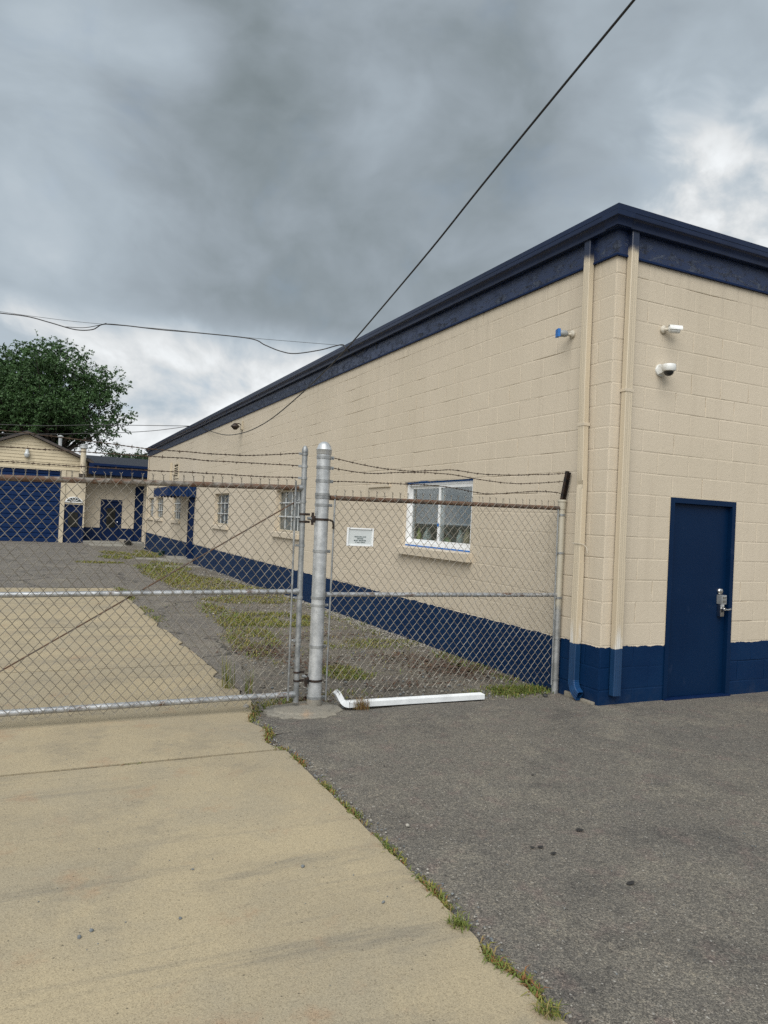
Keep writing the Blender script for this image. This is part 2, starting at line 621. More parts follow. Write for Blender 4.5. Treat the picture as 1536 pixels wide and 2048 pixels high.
def glass_mat(name, tint=(.9, .93, .93), refl=.55):
    m_ = bpy.data.materials.new(name)
    m_.use_nodes = True
    t = m_.node_tree
    t.nodes.clear()
    k = NT(t)
    tr = k.n('ShaderNodeBsdfTransparent')
    tr.inputs[0].default_value = (*tint, 1)
    gl = k.n('ShaderNodeBsdfGlossy')
    gl.inputs['Roughness'].default_value = .03
    fr = k.n('ShaderNodeFresnel')
    fr.inputs[0].default_value = 1.5
    ms = k.n('ShaderNodeMixShader')
    k.put(ms.inputs[0], k.m('MULTIPLY', fr.outputs[0], refl))
    t.links.new(tr.outputs[0], ms.inputs[1])
    t.links.new(gl.outputs[0], ms.inputs[2])
    ou = k.n('ShaderNodeOutputMaterial')
    t.links.new(ms.outputs[0], ou.inputs['Surface'])
    return m_


M = {}
M['wall'] = wall_paint('painted_block')
M['mortar'] = wall_paint('painted_mortar', rough_bump=.003)
M['tan'] = mat('tan_paint', TAN, TAN2, 3, .55, bmp=.001, bscale=60)
M['navy_door'] = mat('navy_door_paint', (.0009, .0122, .043), (.0016, .0148, .049), 1.2, .45, bmp=.0004, bscale=40, spec=.12, c3=(.008, .022, .058), s3=5, lo3=.62, hi3=.72)
M['navy'] = mat('navy_paint', (.0018, .0115, .050), (.003, .0145, .057), 3, .48, spec=.14)
M['gutter'] = mat('navy_gutter', (.003, .0105, .038), (.006, .0155, .050), 2.5, .36, c3=(.02, .030, .058), s3=9, lo3=.62, hi3=.74, spec=.3)
M['fascia'] = peel_navy('peeling_navy_fascia')
M['roof'] = mat('dark_shingle', (.006, .009, .016), (.012, .016, .026), 6, .85, bmp=.006, bscale=30)
M['roofing'] = mat('flat_roofing', (.05, .05, .05), (.08, .08, .078), 2, .9)
M['downspout'] = downspout_mat('downspout_paint')
M['conc'] = concrete('drive_concrete', (.350, .292, .192), (.290, .245, .168))
M['conc2'] = concrete('footing_concrete', (.225, .205, .165), (.175, .166, .145), 150)
M['concgrey'] = concrete('grey_concrete', (.25, .24, .21), (.20, .19, .17), 150, False)
M['joint'] = mat('joint_fibre', (.030, .026, .020), (.055, .046, .034), 20, .9)
M['asph'] = asphalt('worn_asphalt', (.150, .137, .116), (.116, .109, .098), 140.0, 0.0, 1.25)
M['asph2'] = asphalt('yard_asphalt', (.155, .142, .124), (.125, .116, .105), 90, .55)
M['dirt'] = asphalt('gravelly_dirt', (.135, .122, .102), (.105, .096, .082), 60)
M['ground'] = asphalt('open_ground', (.13, .12, .09), (.11, .115, .07), 30)
M['galv'] = galv('galvanised_steel')
M['galv_bright'] = galv('bright_galvanised', (.34, .35, .36), (.58, .59, .60), .22, .40)
M['galv_post'] = galv('galvanised_post', (.42, .435, .445), (.60, .615, .625), 0, .46)
M['galv_tan'] = galv('post_overspray', (.27, .275, .27), (.44, .445, .44), 0, .5, .75)
M['rail_rust'] = galv('rusted_rail', (.20, .185, .165), (.30, .275, .24), .62, .7, metal=.25)
M['rail_dark'] = galv('dark_rusted_rail', (.085, .070, .060), (.13, .11, .09), .65, .75, metal=.2)
M['wire'] = mat('aged_wire', (.13, .113, .088), (.26, .24, .205), 9, .5, .4, lo=.3, hi=.7)
M['barb'] = mat('rusty_barbed_wire', (.035, .022, .016), (.085, .055, .036), 15, .75, .2)
M['black_iron'] = mat('black_iron', (.014, .012, .011), (.045, .026, .018), 25, .6, .3)
M['white'] = mat('white_vinyl', (.80, .81, .81), (.75, .76, .76), 5, .4)
M['whitemetal'] = mat('white_aluminium', (.74, .76, .77), (.62, .64, .65), 6, .38, bmp=.0006, bscale=20, c3=(.45, .43, .38), s3=22, lo3=.64, hi3=.72)
M['tape'] = mat('blue_masking_tape', (.012, .12, .40), (.018, .15, .46), 12, .6)
M['glass'] = glass_mat('window_glass')
M['dirty'] = mat('dirty_glass', (.030, .042, .046), (.11, .13, .135), 3.2, .2, 0, spec=.45, lo=.3, hi=.7)
M['darkpane'] = mat('dark_pane', (.010, .011, .010), (.022, .022, .018), 3, .3, 0, spec=.25)
M['bars'] = mat('pale_steel_bar', (.58, .60, .60), (.42, .44, .44), 10, .5)
M['blind'] = mat('grey_blind', (.36, .38, .40), (.30, .325, .345), 3, .6)
M['dark'] = mat('dark_room', (.020, .021, .022), (.03, .03, .03), 2, .9)
M['chrome'] = mat('satin_chrome', (.62, .61, .59), (.50, .49, .48), 18, .20, 1.0)
M['lockgrey'] = mat('lock_grey', (.40, .41, .40), (.30, .31, .31), 30, .38, .5)
M['black'] = mat('black_plastic', (.012, .012, .013), None, rough=.35)
M['camwhite'] = mat('camera_white', (.70, .71, .70), (.60, .60, .57), 14, .35)
M['camtan'] = mat('overspray_bracket', (.55, .51, .43), (.40, .36, .29), 30, .55)
M['camgrey'] = mat('camera_grey', (.24, .25, .25), (.30, .31, .31), 10, .45)
M['signface'] = mat('sign_face', (.60, .63, .62), (.54, .57, .57), 9, .35)
M['signtext'] = mat('sign_lettering', (.015, .05, .05), None, rough=.5)
M['siding'] = mat('cream_siding', (.56, .475, .325), (.50, .425, .29), 2, .55)
M['trimtan'] = mat('cream_trim', (.55, .48, .36), (.48, .41, .30), 3, .55)
M['brown'] = mat('brown_fascia', (.045, .036, .03), (.07, .055, .045), 5, .7)
M['bark'] = mat('bark', (.035, .028, .022), (.06, .05, .04), 3, .9, bmp=.02, bscale=8)
M['leaf'] = leafy('tree_leaf', (.030, .066, .021), (.052, .108, .033), (.092, .155, .048))
M['leaffar'] = leafy('far_leaf', (.022, .042, .020), (.034, .06, .026), (.05, .08, .03))
M['grass_g'] = mat('green_grass', (.085, .125, .026), (.13, .16, .036), 3, .6, spec=.25)
M['grass_o'] = mat('olive_grass', (.21, .195, .050), (.165, .160, .038), 3, .65, spec=.2)
M['grass_d'] = mat('dry_grass', (.25, .20, .09), (.19, .13, .06), 3, .7, spec=.2)
M['weed_red'] = mat('russet_weed', (.22, .085, .035), (.17, .10, .04), 9, .7, spec=.2)
M['litter'] = mat('dead_leaves', (.055, .030, .020), (.085, .048, .028), 12, .8)
M['stone'] = mat('pale_stone', (.32, .30, .26), (.22, .21, .19), 20, .85, bmp=.002, bscale=60)
M['bluestone'] = mat('blue_grey_stone', (.10, .115, .125), (.17, .18, .18), 40, .8, bmp=.002, bscale=80)
M['tar'] = mat('tar_blot', (.016, .016, .017), None, rough=.6)
M['cable'] = mat('black_cable', (.012, .012, .013), None, rough=.5)
M['awning'] = mat('navy_awning', (.003, .018, .070), (.005, .022, .08), 4, .5, spec=.15)
M['pipecap'] = mat('zinc_cap', (.52, .53, .53), (.42, .43, .43), 12, .45, .3)
M['pot'] = mat('green_plastic', (.012, .045, .035), None, rough=.4)
M['wood'] = mat('grey_wood', (.30, .27, .22), (.22, .19, .15), 6, .8)
M['jug_white'] = mat('cloudy_jug', (.70, .78, .76), (.60, .68, .67), 6, .35)
M['jug_yellow'] = mat('yellow_green_bottle', (.62, .66, .16), (.52, .58, .12), 6, .35)
M['jug_green'] = mat('green_jug', (.48, .62, .30), (.4, .54, .26), 6, .35)
M['jug_tan'] = mat('tan_jug', (.62, .50, .30), (.52, .42, .25), 6, .35)

# ================================================================== ground
def sheet(name, m_, fn_pts, parent=None, kind='structure', skirt=0.0):
    o = link(name, fn_pts.mesh(name, m_), parent)
    if parent is None:
        tag(o, kind=kind)
    return o


def strip_grid(xf0, xf1, ys, nx, zoff, namp=0.0, nsc=1.0, seed=0.0):
    """grid between x=xf0(y) and x=xf1(y)"""
    b = MB()
    for y in ys:
        a, c = xf0(y), xf1(y)
        for i in range(nx + 1):
            x = a + (c - a) * i / nx
            z = ground_h(y) + zoff
            if namp:
                z += namp * noise.noise(Vector((x * nsc + seed, y * nsc, 1.3)))
            b.v.append((x, y, z))
    n = nx + 1
    for j in range(len(ys) - 1):
        for i in range(nx):
            b.f.append((j * n + i, j * n + i + 1, j * n + n + i + 1, j * n + n + i))
            b.mi.append(0)
    return b


def lin(a, b, n):
    return [a + (b - a) * i / n for i in range(n + 1)]


ys_far = lin(-60, 8, 6) + lin(8, 37, 40)[1:] + [60, 100, 200, 500, 1500]
g = strip_grid(lambda y: -1200, lambda y: 1200, ys_far, 2, -.05)
tag(g.build('ground', M['ground']), 'rough open ground reaching to the horizon behind the buildings', kind='structure')


def cx_edge(y):
    """uneven right-hand edge of the concrete drive"""
    b = -3.105 + .05 * noise.noise(Vector((y * .35, 4.2, 0)))
    if y > .9:
        b = -2.99 - .026 * (y - 1.2)
    elif y > .3:
        b += (.115) * (y - .3) / .6
    j = .016 * noise.noise(Vector((y * 5.2, 1.0, 0))) + .009 * noise.noise(Vector((y * 17, 2.0, 0)))
    bite = max(0, noise.noise(Vector((y * 2.3, 7.7, 0))) - .15) * .17
    return b + j - bite


def axs_edge(y):
    pts = [(-9, 0), (.5, -3.02), (.9, -2.9), (3.3, -2.58), (5.3, -2.27), (9.1, -1.93), (11, -2.06), (14, -2.14), (18, -2.11), (19.5, -2.4), (40, -2.4)]
    for (a, va), (b, vb) in zip(pts, pts[1:]):
        if y <= b:
            t = (y - a) / (b - a)
            v = va + (vb - va) * t
            break
    return v + .04 * noise.noise(Vector((y * 2.1, 9, 0))) + .03 * noise.noise(Vector((y * 7, 3, 0)))


# gravel-and-dirt bed between yard asphalt and wall
ys = lin(.42, 8, 90) + lin(8, 36, 70)[1:]
bed = strip_grid(lambda y: -3.3, lambda y: .02, ys, 36, -.012, .018, 2.3, 5.0)
tag(bed.build('gravel_bed', M['dirt']), 'strip of gravelly dirt between the yard asphalt and the long wall', kind='structure')

# front lot asphalt
def lot_left(y):
    return cx_edge(y) + .012 + .022 * (noise.noise(Vector((y * 6, 11, 0))) + .6)


def lot_back(x):
    e = .50 + .05 * noise.noise(Vector((x * 1.7, 2, 5))) + .035 * noise.noise(Vector((x * 6, 2, 5)))
    return e


lot = MB()
ysl = lin(-14, -4, 10) + lin(-4, 0.0, 160)[1:]
for y in ysl:
    a = lot_left(y)
    for i in range(41):
        t = i / 40
        x = a + (14 - a) * t ** 1.7
        edge_drop = -.030 * math.exp(-(x - a) / .05)
        z = .006 * noise.noise(Vector((x * .8, y * .8, 0))) + .003 + edge_drop
        lot.v.append((x, y, z))
for j in range(len(ysl) - 1):
    for i in range(40):
        lot.f.append((j * 41 + i, j * 41 + i + 1, j * 41 + 42 + i, j * 41 + 41 + i))
        lot.mi.append(0)
b0 = len(lot.v)
nj = 12
for i in range(61):
    t = i / 60
    for j in range(nj + 1):
        s = j / nj
        x0_ = lot_left(s * .5)
        x = x0_ + (.02 - x0_) * t
        y = lot_back(x) * s
        z = .006 * noise.noise(Vector((x * .8, y * .8, 0))) + .003 - .012 * max(0, s - .8) * 5 - .018 * math.exp(-(x - x0_) / .05)
        lot.v.append((x, y, z))
for i in range(60):
    for j in range(nj):
        a = b0 + i * (nj + 1) + j
        lot.f.append((a, a + 1, a + nj + 2, a + nj + 1))
        lot.mi.append(0)
lot_o = lot.build('asphalt_lot', M['asph'], smooth=True)
tag(lot_o, 'worn grey-brown asphalt lot in front of the blue door', kind='structure')
for i, (x, y, s) in enumerate([(-2.03, -2.131, .024), (-2.41, -2.217, .016), (-2.365, -2.225, .018), (-2.347, -2.307, .017), (-2.199, -2.673, .024), (-2.6, -.9, .008), (-1.75, -1.35, .012)]):
    b = MB()
    n = 14
    vs = [(x, y, .0125)]
    for j in range(n):
        a = 2 * math.pi * j / n
        rr = s * (.75 + .45 * noise.noise(Vector((math.cos(a) * 1.3, math.sin(a) * 1.3, i * 3.1))))
        vs.append((x + rr * 1.25 * math.cos(a + .4), y + rr * .85 * math.sin(a + .4), .0105))
    b.add(vs, [(0, 1 + j, 1 + (j + 1) % n) for j in range(n)])
    b.build('tar_spot', M['tar'], lot_o)

# concrete drive: slabs with sawn joints
drive = bpy.data.objects.new('concrete_driveway', None)
col.objects.link(drive)
tag(drive, 'pale tan concrete driveway running under the gate', kind='structure')
joints = [-9.2, -6.3, -3.42, -.405, 2.50, 5.2, 7.80, 10.55]
for ya, yb in zip(joints, joints[1:]):
    b = MB()
    n = 70
    gap = .014
    yy = lin(ya + gap, yb - gap, n)
    xl = -8.6
    nx = 16
    th = .11
    ring = []
    grid = []
    for j, y in enumerate(yy):
        xr = cx_edge(y)
        if j in (0, n):
            xr -= .012
        wob = .0035 * noise.noise(Vector((0, y * 3, 2)))
        row = []
        for i in range(nx + 1):
            t = 1 - (1 - i / nx) ** 1.6
            x = xl + (xr - xl) * t
            e = min((xr - x) / .012, (y - yy[0] + .004) / .010, (yy[-1] - y + .004) / .010, 1)
            yj = y
            if j in (0, n):
                yj = y + .004 * noise.noise(Vector((x * 9, ya, 0))) * (1 if j else -1)
            z = ground_h(y) + .018 - .007 * (1 - max(0, e)) ** 2 + .004 * noise.noise(Vector((x * .9, y * .9, 3)))
            row.append(len(b.v))
            b.v.append((x, yj, z))
        grid.append(row)
    for j in range(n):
        for i in range(nx):
            b.f.append((grid[j][i], grid[j][i + 1], grid[j + 1][i + 1], grid[j + 1][i]))
            b.mi.append(0)
    border = grid[0] + [r_[-1] for r_ in grid[1:]] + grid[-1][-2::-1] + [r_[0] for r_ in grid[-2:0:-1]]
    low_ = []
    for i in border:
        x, y, z = b.v[i]
        low_.append(len(b.v))
        b.v.append((x, y, z - th))
    k_ = len(border)
    for i in range(k_):
        b.f.append((border[i], border[(i + 1) % k_], low_[(i + 1) % k_], low_[i]))
        b.mi.append(0)
    b.build('concrete_slab', M['conc'], drive, smooth=35)
    jf = MB()
    xs_ = lin(-8.6, cx_edge(yb) - .01, 60)
    for q0, q1 in zip(xs_, xs_[1:]):
        zz = ground_h(yb) + .006 + .004 * noise.noise(Vector((q0 * 7, yb, 0)))
        jf.add([(q0, yb - .020, zz), (q1, yb - .020, zz), (q1, yb + .020, zz), (q0, yb + .020, zz)], [(0, 1, 2, 3)])
    jf.build('joint_filler', M['joint'], drive)

# yard asphalt behind the gate: narrow strip beside the drive, then the whole yard
ya = lin(.62, 10.58, 130)
yard = strip_grid(lambda y: cx_edge(y) + .014, axs_edge, ya, 8, .002, .006, 1.4)
yard2 = strip_grid(lambda y: -9.5, axs_edge, lin(10.58, 36.0, 90), 18, .002, .006, .9)
yard.add(yard2.v, yard2.f)
tag(yard.build('yard_asphalt', M['asph2'], smooth=True), 'cracked grey yard asphalt behind the gate', kind='structure')
b = MB()
for (x0, x1, y0, y1, z) in [(-1.6, -.15, 20.75, 21.25, .02), (-1.15, -.10, 17.4, 17.75, .015), (-2.3, -.6, 33.2, 36.9, .03), (-2.5, 3.2, 34.9, 36.95, .12)]:
    b.box((x0, y0, ground_h(y0) - .1), (x1, y1, ground_h(y0) + z), bev=.012)
tag(b.build('concrete_path', M['concgrey']), 'grey concrete path pieces by the far doors', kind='structure')

# ================================================================== main building
BLD_L, BLD_W, WALL_T = 31.5, 9.0, .20
FB = 4.17          # fascia bottom
BJ = .139          # bed joint height
BC, BW = .2032, .4064
bld = empty('block_building', (0, 0, 0), 'long tan painted block building with navy base, trim and side door', 'building')

OP_BIG = (2.29, 4.10, 1.155, 2.171)
OPS = [OP_BIG, (8.62, 10.32, 1.155, 2.171), (14.65, 16.45, 1.155, 2.171), (22.05, 23.95, 1.155, 2.171), (26.2, 28.4, 1.155, 2.171), (28.95, 30.65, 1.155, 2.171)]
OP_DOOR2 = (19.45, 20.65, -.4, 2.15)
OP_VENT = (22.85, 23.75, 2.90, 3.38)
LEFT_OPS = OPS + [OP_DOOR2, OP_VENT]
FRONT_OPS = [(.80, 1.705, -.6, 1.965)]

# structural core with openings (reveals)
core_b = MB()
CORE = .010
for a0, a1, z0, z1 in cut([(0, BLD_L, -.6, FB + .3)], LEFT_OPS):
    core_b.box((CORE, max(a0, CORE), z0), (WALL_T, a1, z1))
for a0, a1, z0, z1 in cut([(0, BLD_W, -.6, FB + .3)], FRONT_OPS):
    core_b.box((max(a0, WALL_T), CORE, z0), (a1, WALL_T, z1))
core_b.box((BLD_W, CORE, -.6), (BLD_W + .2, BLD_L, FB + .3))
core_b.box((WALL_T, BLD_L - .2, -.6), (BLD_W, BLD_L, FB + .3))
wall_o = core_b.build('wall', M['mortar'], bld)
inner = MB()
inner.box((WALL_T, WALL_T, .05), (BLD_W, BLD_L - .2, .10))
inner.box((2.6, WALL_T, .1), (2.7, BLD_L - .2, FB + .3))
inner.build('room', M['dark'], bld)

# blocks
blocks = []
for side, length, ops in (('L', BLD_L, LEFT_OPS), ('F', BLD_W, FRONT_OPS)):
    kmin = -4 if side == 'L' else -2
    for c in range(kmin, 21):
        z0, z1 = BJ + c * BC, BJ + (c + 1) * BC
        z1 = min(z1, FB + .02)
        if z1 - z0 < .05:
            continue
        off = 0 if (c % 2 == 0) == (side == 'L') else -BW / 2
        a = off
        while a < length:
            for q in cut([(max(a, 0), min(a + BW, length), z0, z1)], ops):
                blocks.append((side,) + q)
            a += BW
GAP = .0038


def block_geo(wd, ht, v):
    """one painted block face: local origin at its lower corner, width along +u, depth outwards -n"""
    e = .0055
    rr = random.Random(v)
    d_ = [rr.uniform(-.0009, .0009) for _ in range(4)]
    back, mid = .03, .0019
    vs = []
    fc = [(GAP, GAP), (wd - GAP, GAP), (wd - GAP, ht - GAP), (GAP, ht - GAP)]
    fi = [(GAP + e, GAP + e), (wd - GAP - e, GAP + e), (wd - GAP - e, ht - GAP - e), (GAP + e, ht - GAP - e)]
    vs += [(u, back, z) for u, z in fc] + [(u, mid, z) for u, z in fc] + [(u, d_[i], z) for i, (u, z) in enumerate(fi)]
    fs = [(8, 9, 10, 11)]
    for i in range(4):
        j = (i + 1) % 4
        fs += [(i, j, 4 + j, 4 + i), (4 + i, 4 + j, 8 + j, 8 + i)]
    return vs, fs


def to_world(side, a, z, vs, proud):
    if side == 'L':
        return [(n - proud, a + u, z + w_) for u, n, w_ in vs]
    return [(a + u, n - proud, z + w_) for u, n, w_ in vs]


def vis_area(bk):
    side, a0, a1, z0, z1 = bk
    c = [(0, a, z) if side == 'L' else (a, 0, z) for a, z in ((a0, z0), (a1, z0), (a1, z1), (a0, z1))]
    p = [proj(q) for q in c]
    if any(q is None for q in p):
        return 0
    mx = sum(q[0] for q in p) / 4
    my = sum(q[1] for q in p) / 4
    if not (0 < mx < 1536 and 0 < my < 2048) or z1 < .02:
        return 0
    return abs(sum(p[i][0] * p[(i + 1) % 4][1] - p[(i + 1) % 4][0] * p[i][1] for i in range(4))) / 2


order = sorted(range(len(blocks)), key=lambda i: -vis_area(blocks[i]))
single = set(order[:300])
cache = {}
rest = MB()
for i, bk in enumerate(blocks):
    side, a0, a1, z0, z1 = bk
    pr = random.uniform(-.0006, .0012)
    v = i % 6
    if i in single:
        key = (side, round(a1 - a0, 3), round(z1 - z0, 3), v)
        if key not in cache:
            vs, fs = block_geo(a1 - a0, z1 - z0, v)
            cache[key] = MB().add(to_world(side, 0, 0, vs, 0), fs).mesh('block', M['wall'])
        o = link('block', cache[key], wall_o)
        o.location = (-pr, a0, z0) if side == 'L' else (a0, -pr, z0)
    else:
        vs, fs = block_geo(a1 - a0, z1 - z0, v)
        rest.add(to_world(side, a0, z0, vs, pr), fs)
tag(rest.build('block_course', M['wall'], wall_o), kind='stuff')

# mortar joints: mostly flush under paint, open here and there
mort = MB()


def jd(a, z, s):
    n_ = noise.noise(Vector((a * .9 + s * 31, z * 1.1, s * 7.7))) + .55 * noise.noise(Vector((a * 4.1, z * 4.3, s * 3 + 9)))
    t = min(1, max(0, (n_ - .16) / .34))
    f2 = .5 + .9 * noise.noise(Vector((a * .55 + 7, z * .7, s * 5 + 2)))
    return .0002 + .0014 * min(1, max(0, f2)) + .0056 * t * t


for side, a0, a1, z0, z1 in blocks:
    s = 0 if side == 'L' else 1
    near = a0 < 14
    n = 6 if near else 2
    g2 = GAP + .0015
    if z0 > -.1:
        vs = []
        for q in range(n + 1):
            a = a0 + (a1 - a0) * q / n
            dd = jd(a, z0, s) + random.uniform(0, .001)
            vs += [(a, dd, z0 - g2), (a, dd, z0 + g2)]
        mort.add([(n_, u, z) if side == 'L' else (u, n_, z) for u, n_, z in vs], [(2 * q, 2 * q + 2, 2 * q + 3, 2 * q + 1) for q in range(n)])
    vs = []
    m2 = 4 if near else 1
    for q in range(m2 + 1):
        z = z0 + (z1 - z0) * q / m2
        dd = jd(a1 * 1.7, z * 2, s + 2) + random.uniform(0, .001)
        vs += [(a1 - g2, dd, z), (a1 + g2, dd, z)]
    mort.add([(n_, u, z) if side == 'L' else (u, n_, z) for u, n_, z in vs], [(2 * q, 2 * q + 2, 2 * q + 3, 2 * q + 1) for q in range(m2)])
tag(mort.build('mortar_joint', M['mortar'], wall_o), kind='stuff')

# filled-in vent opening left of the big window (a slight ledge and sunken patch)
b = MB()
b.box((-.028, 4.56, 2.115), (.02, 5.34, 2.165), bev=.004)
b.build('blocked_vent_ledge', M['tan'], bld)

# fascia, roof edge, gutter
def corner_path(off, far=BLD_L, right=BLD_W):
    return [((-off, far, 0)), ((-off, -off, 0)), ((right, -off, 0))]


b = MB()
b.box((-.022, -.022, FB), (CORE, BLD_L + .02, 4.47))
b.box((CORE, -.022, FB), (BLD_W, CORE, 4.47))
fascia = b.build('fascia', M['fascia'], bld)
b = MB()
b.box((-.030, -.030, FB - .018), (CORE - .002, BLD_L + .02, FB - .001))
b.box((CORE - .002, -.030, FB - .018), (BLD_W, CORE - .002, FB - .001))
b.build('fascia_trim', M['navy'], bld)
b = MB()
prof = [(.0, 4.47), (.085, 4.47), (.088, 4.505), (.100, 4.51), (.104, 4.585), (.092, 4.592), (0.0, 4.60)]
path = [((0, BLD_L + .05, 0), (-1, 0, 0)), ((0, 0, 0), (-1, -1, 0)), ((BLD_W + .2, 0, 0), (0, -1, 0))]
b.sweep(prof, path)
b.build('roof_edge', M['gutter'], bld, smooth=30)
b = MB()
b.add([(-.05, -.05, 4.59), (BLD_W + .2, -.05, 4.59), (BLD_W + .2, BLD_L, 4.59), (-.05, BLD_L, 4.59)], [(0, 1, 2, 3)])
b.box((0, 0, 4.44), (BLD_W + .2, BLD_L, 4.55))
b.build('roof', M['roofing'], bld)
b = MB()
prof = [(.028, 4.50), (.028, 4.390), (.088, 4.385), (.096, 4.388), (.098, 4.398), (.101, 4.412), (.108, 4.432), (.122, 4.450), (.138, 4.457), (.145, 4.462), (.148, 4.470), (.148, 4.505), (.152, 4.507), (.152, 4.514), (.140, 4.514), (.138, 4.502)]
b.sweep(prof, path)
gut = b.build('gutter', M['gutter'], bld, smooth=25)
b = MB()
b.sweep([(.094, 4.386), (.110, 4.390), (.118, 4.428), (.134, 4.450), (.151, 4.460), (.151, 4.516), (.142, 4.520)], [((0, .055, 0), (-1, 0, 0)), ((0, 0, 0), (-1, -1, 0)), ((.055, 0, 0), (0, -1, 0))])
b.build('corner_mitre', M['gutter'], gut, smooth=25)
for a in (0.9, 3.3, 6.1, 9.4, 13.2, 17.5, 22.1, 26.9):
    b = MB().box((-.137, a, 4.504), (-.06, a + .025, 4.5085))
    b.build('gutter_hanger', M['gutter'], gut)
for a in (.75, 1.55, 2.3):
    MB().lathe((a, -.146, 4.488), [(.006, 0), (.006, -.003), (.001, -.004)], 8, axis='Y').build('gutter_screw', M['gutter'], gut)


# downspouts: corrugated rectangular pipe
def spout_profile(w_, d_, ribs=3):
    pts = []
    hw = w_ / 2
    n = ribs * 4
    for i in range(n + 1):
        u = -hw + .008 + (w_ - .016) * i / n
        pts.append((u, d_ - .0018 * (1 if i % 4 in (1, 2) else 0)))
    out = [(-hw, .004), (-hw, d_ - .006)] + pts + [(hw, d_ - .006), (hw, .004)]
    return out


def ring(p, U, N, prof):
    return [Vector(p) + Vector(U) * u + Vector(N) * n for u, n in prof]


def pipe(b, rings):
    n = len(rings[0])
    vs = [v for r_ in rings for v in r_]
    fs = []
    for i in range(len(rings) - 1):
        for j in range(n):
            a, c = i * n + j, i * n + (j + 1) % n
            fs.append((a, c, c + n, a + n))
    fs.append(tuple(reversed(range(n))))
    b.add(vs, fs)


pr = spout_profile(.086, .062)
b = MB()
U, N = (0, 1, 0), (-1, 0, 0)
rr = []
for y, z in [(.335, 4.40), (.335, 4.05), (.325, 3.0), (.300, 2.2)]:
    rr.append(ring((-.014, y, z), U, N, pr))
pipe(b, rr)
rr = []
pr_d = [(u, n * (.8 if abs(u) < .04 else 1)) for u, n in pr]
rr = [ring((-.014, .299, 2.2), U, N, pr), ring((-.014, .297, 2.08), U, N, pr), ring((-.012, .296, 2.04), U, N, pr_d), ring((-.014, .295, 2.0), U, N, pr),
      ring((-.014, .293, 1.28), U, N, pr)]
pipe(b, rr)
pr2 = [(u * 1.05, n * 1.05 if n > .01 else n) for u, n in pr]
pipe(b, [ring((-.012, .293, 1.30), U, N, pr2), ring((-.012, .292, .17), U, N, pr2)])
ds1 = b.build('downspout', M['downspout'], bld, smooth=30)
ds1['label'] = 'tan downspout with a blue foot and curved outlet elbow'
b = MB()
rr = []
for i in range(15):
    t = i / 14
    a = t * math.radians(66)
    R_ = .135
    out = R_ * (1 - math.cos(a))
    dn = R_ * math.sin(a)
    wig = 1.0 + (.05 if i % 2 else 0)
    ext = 0 if i < 14 else .03
    c_ = Vector((-.050 - .12 * (out + ext), .292 - out - ext * math.sin(a), .185 - dn - ext * math.cos(a)))
    Ub = Vector((0, math.cos(a), -math.sin(a)))
    Nb = Vector((-1, 0, 0))
    ring_ = []
    for u, n in pr2:
        ring_.append(c_ + Ub * u * wig + Nb * (n - .038) * wig)
    rr.append(ring_)
n = len(rr[0])
vs = [v for r_ in rr for v in r_]
fs = [(i * n + j, i * n + (j + 1) % n, (i + 1) * n + (j + 1) % n, (i + 1) * n + j) for i in range(14) for j in range(n)]
b.add(vs, fs)
b.build('outlet_elbow', mat('blue_elbow', (.008, .055, .16), (.006, .036, .105), 12, .4), ds1, smooth=25)
MB().tube([(-.082, .246, 1.475), (-.084, .342, 1.478)], .0035, 6).tube([(-.082, .246, 1.475), (-.04, .236, 1.470), (-.03, .205, 1.44), (-.035, .19, 1.39)], .0035, 6).build('tie_wire', M['camtan'], ds1, smooth=True)
U, N = (1, 0, 0), (0, -1, 0)
b = MB()
pipe(b, [ring((.150, -.014, 4.40), U, N, pr), ring((.147, -.014, 3.2), U, N, pr), ring((.150, -.014, 1.30), U, N, pr)])
pipe(b, [ring((.152, -.012, 1.33), U, N, pr2), ring((.158, -.012, .10), U, N, pr2)])
ds2 = b.build('downspout', M['downspout'], bld, smooth=30)
ds2['label'] = 'straight tan downspout with a blue foot, no elbow'
MB().box((.098, -.079, 2.9), (.199, -.004, 2.93), bev=.003).build('strap', M['tan'], ds2)
MB().box((-.079, .264, 2.6), (-.004, .364, 2.63), bev=.003).build('strap', M['tan'], ds1)
# broken footing chunk showing below the corner
MB().box((-.04, .035, -.03), (.0, .20, .028), bev=.012).build('exposed_footing', M['conc2'], bld)
MB().box((-.03, .30, -.03), (.0, .44, .045), bev=.012).build('exposed_footing', M['conc2'], bld)

# front steel door
fy = -.012
b = MB()
b.box((.80, fy, -.05), (.852, .13, 1.965), bev=.003)
b.box((1.653, fy, -.05), (1.705, .13, 1.965), bev=.003)
b.box((.852, fy, 1.913), (1.653, .13, 1.965), bev=.003)
door = b.build('door', M['navy_door'], bld)
door['label'] = 'navy steel door with keypad lock and round deadbolt'
MB().box((.853, .036, .02), (1.652, .081, 1.912), bev=.002).build('door_leaf', M['navy_door'], door)
MB().box((.80, -.035, -.05), (1.705, .13, .018), bev=.004).build('threshold', M['navy'], door)
b = MB()
b.lathe((1.565, .036, 1.052), [(.034, 0), (.034, -.010), (.030, -.020), (.026, -.024), (.012, -.026)], 24, axis='Y')
b.build('deadbolt', M['chrome'], door, smooth=35)
b = MB()
b.box((1.530, -.028, .925), (1.602, .036, 1.018), bev=.008)
caulk = MB()
caulk.box((1.7055, -.0035, .54), (1.713, .004, 1.972))
caulk.box((.792, -.0035, 1.9655), (1.7055, .004, 1.974))
caulk.box((.792, -.0035, .54), (.7995, .004, 1.9655))
caulk.build('caulk_line', M['trimtan'], door)
lock = b.build('keypad_lock', M['lockgrey'], door, smooth=35)
MB().box((1.538, -.010, .80), (1.594, .036, .925), bev=.010).build('lock_plate', M['chrome'], lock, smooth=35)
b = MB()
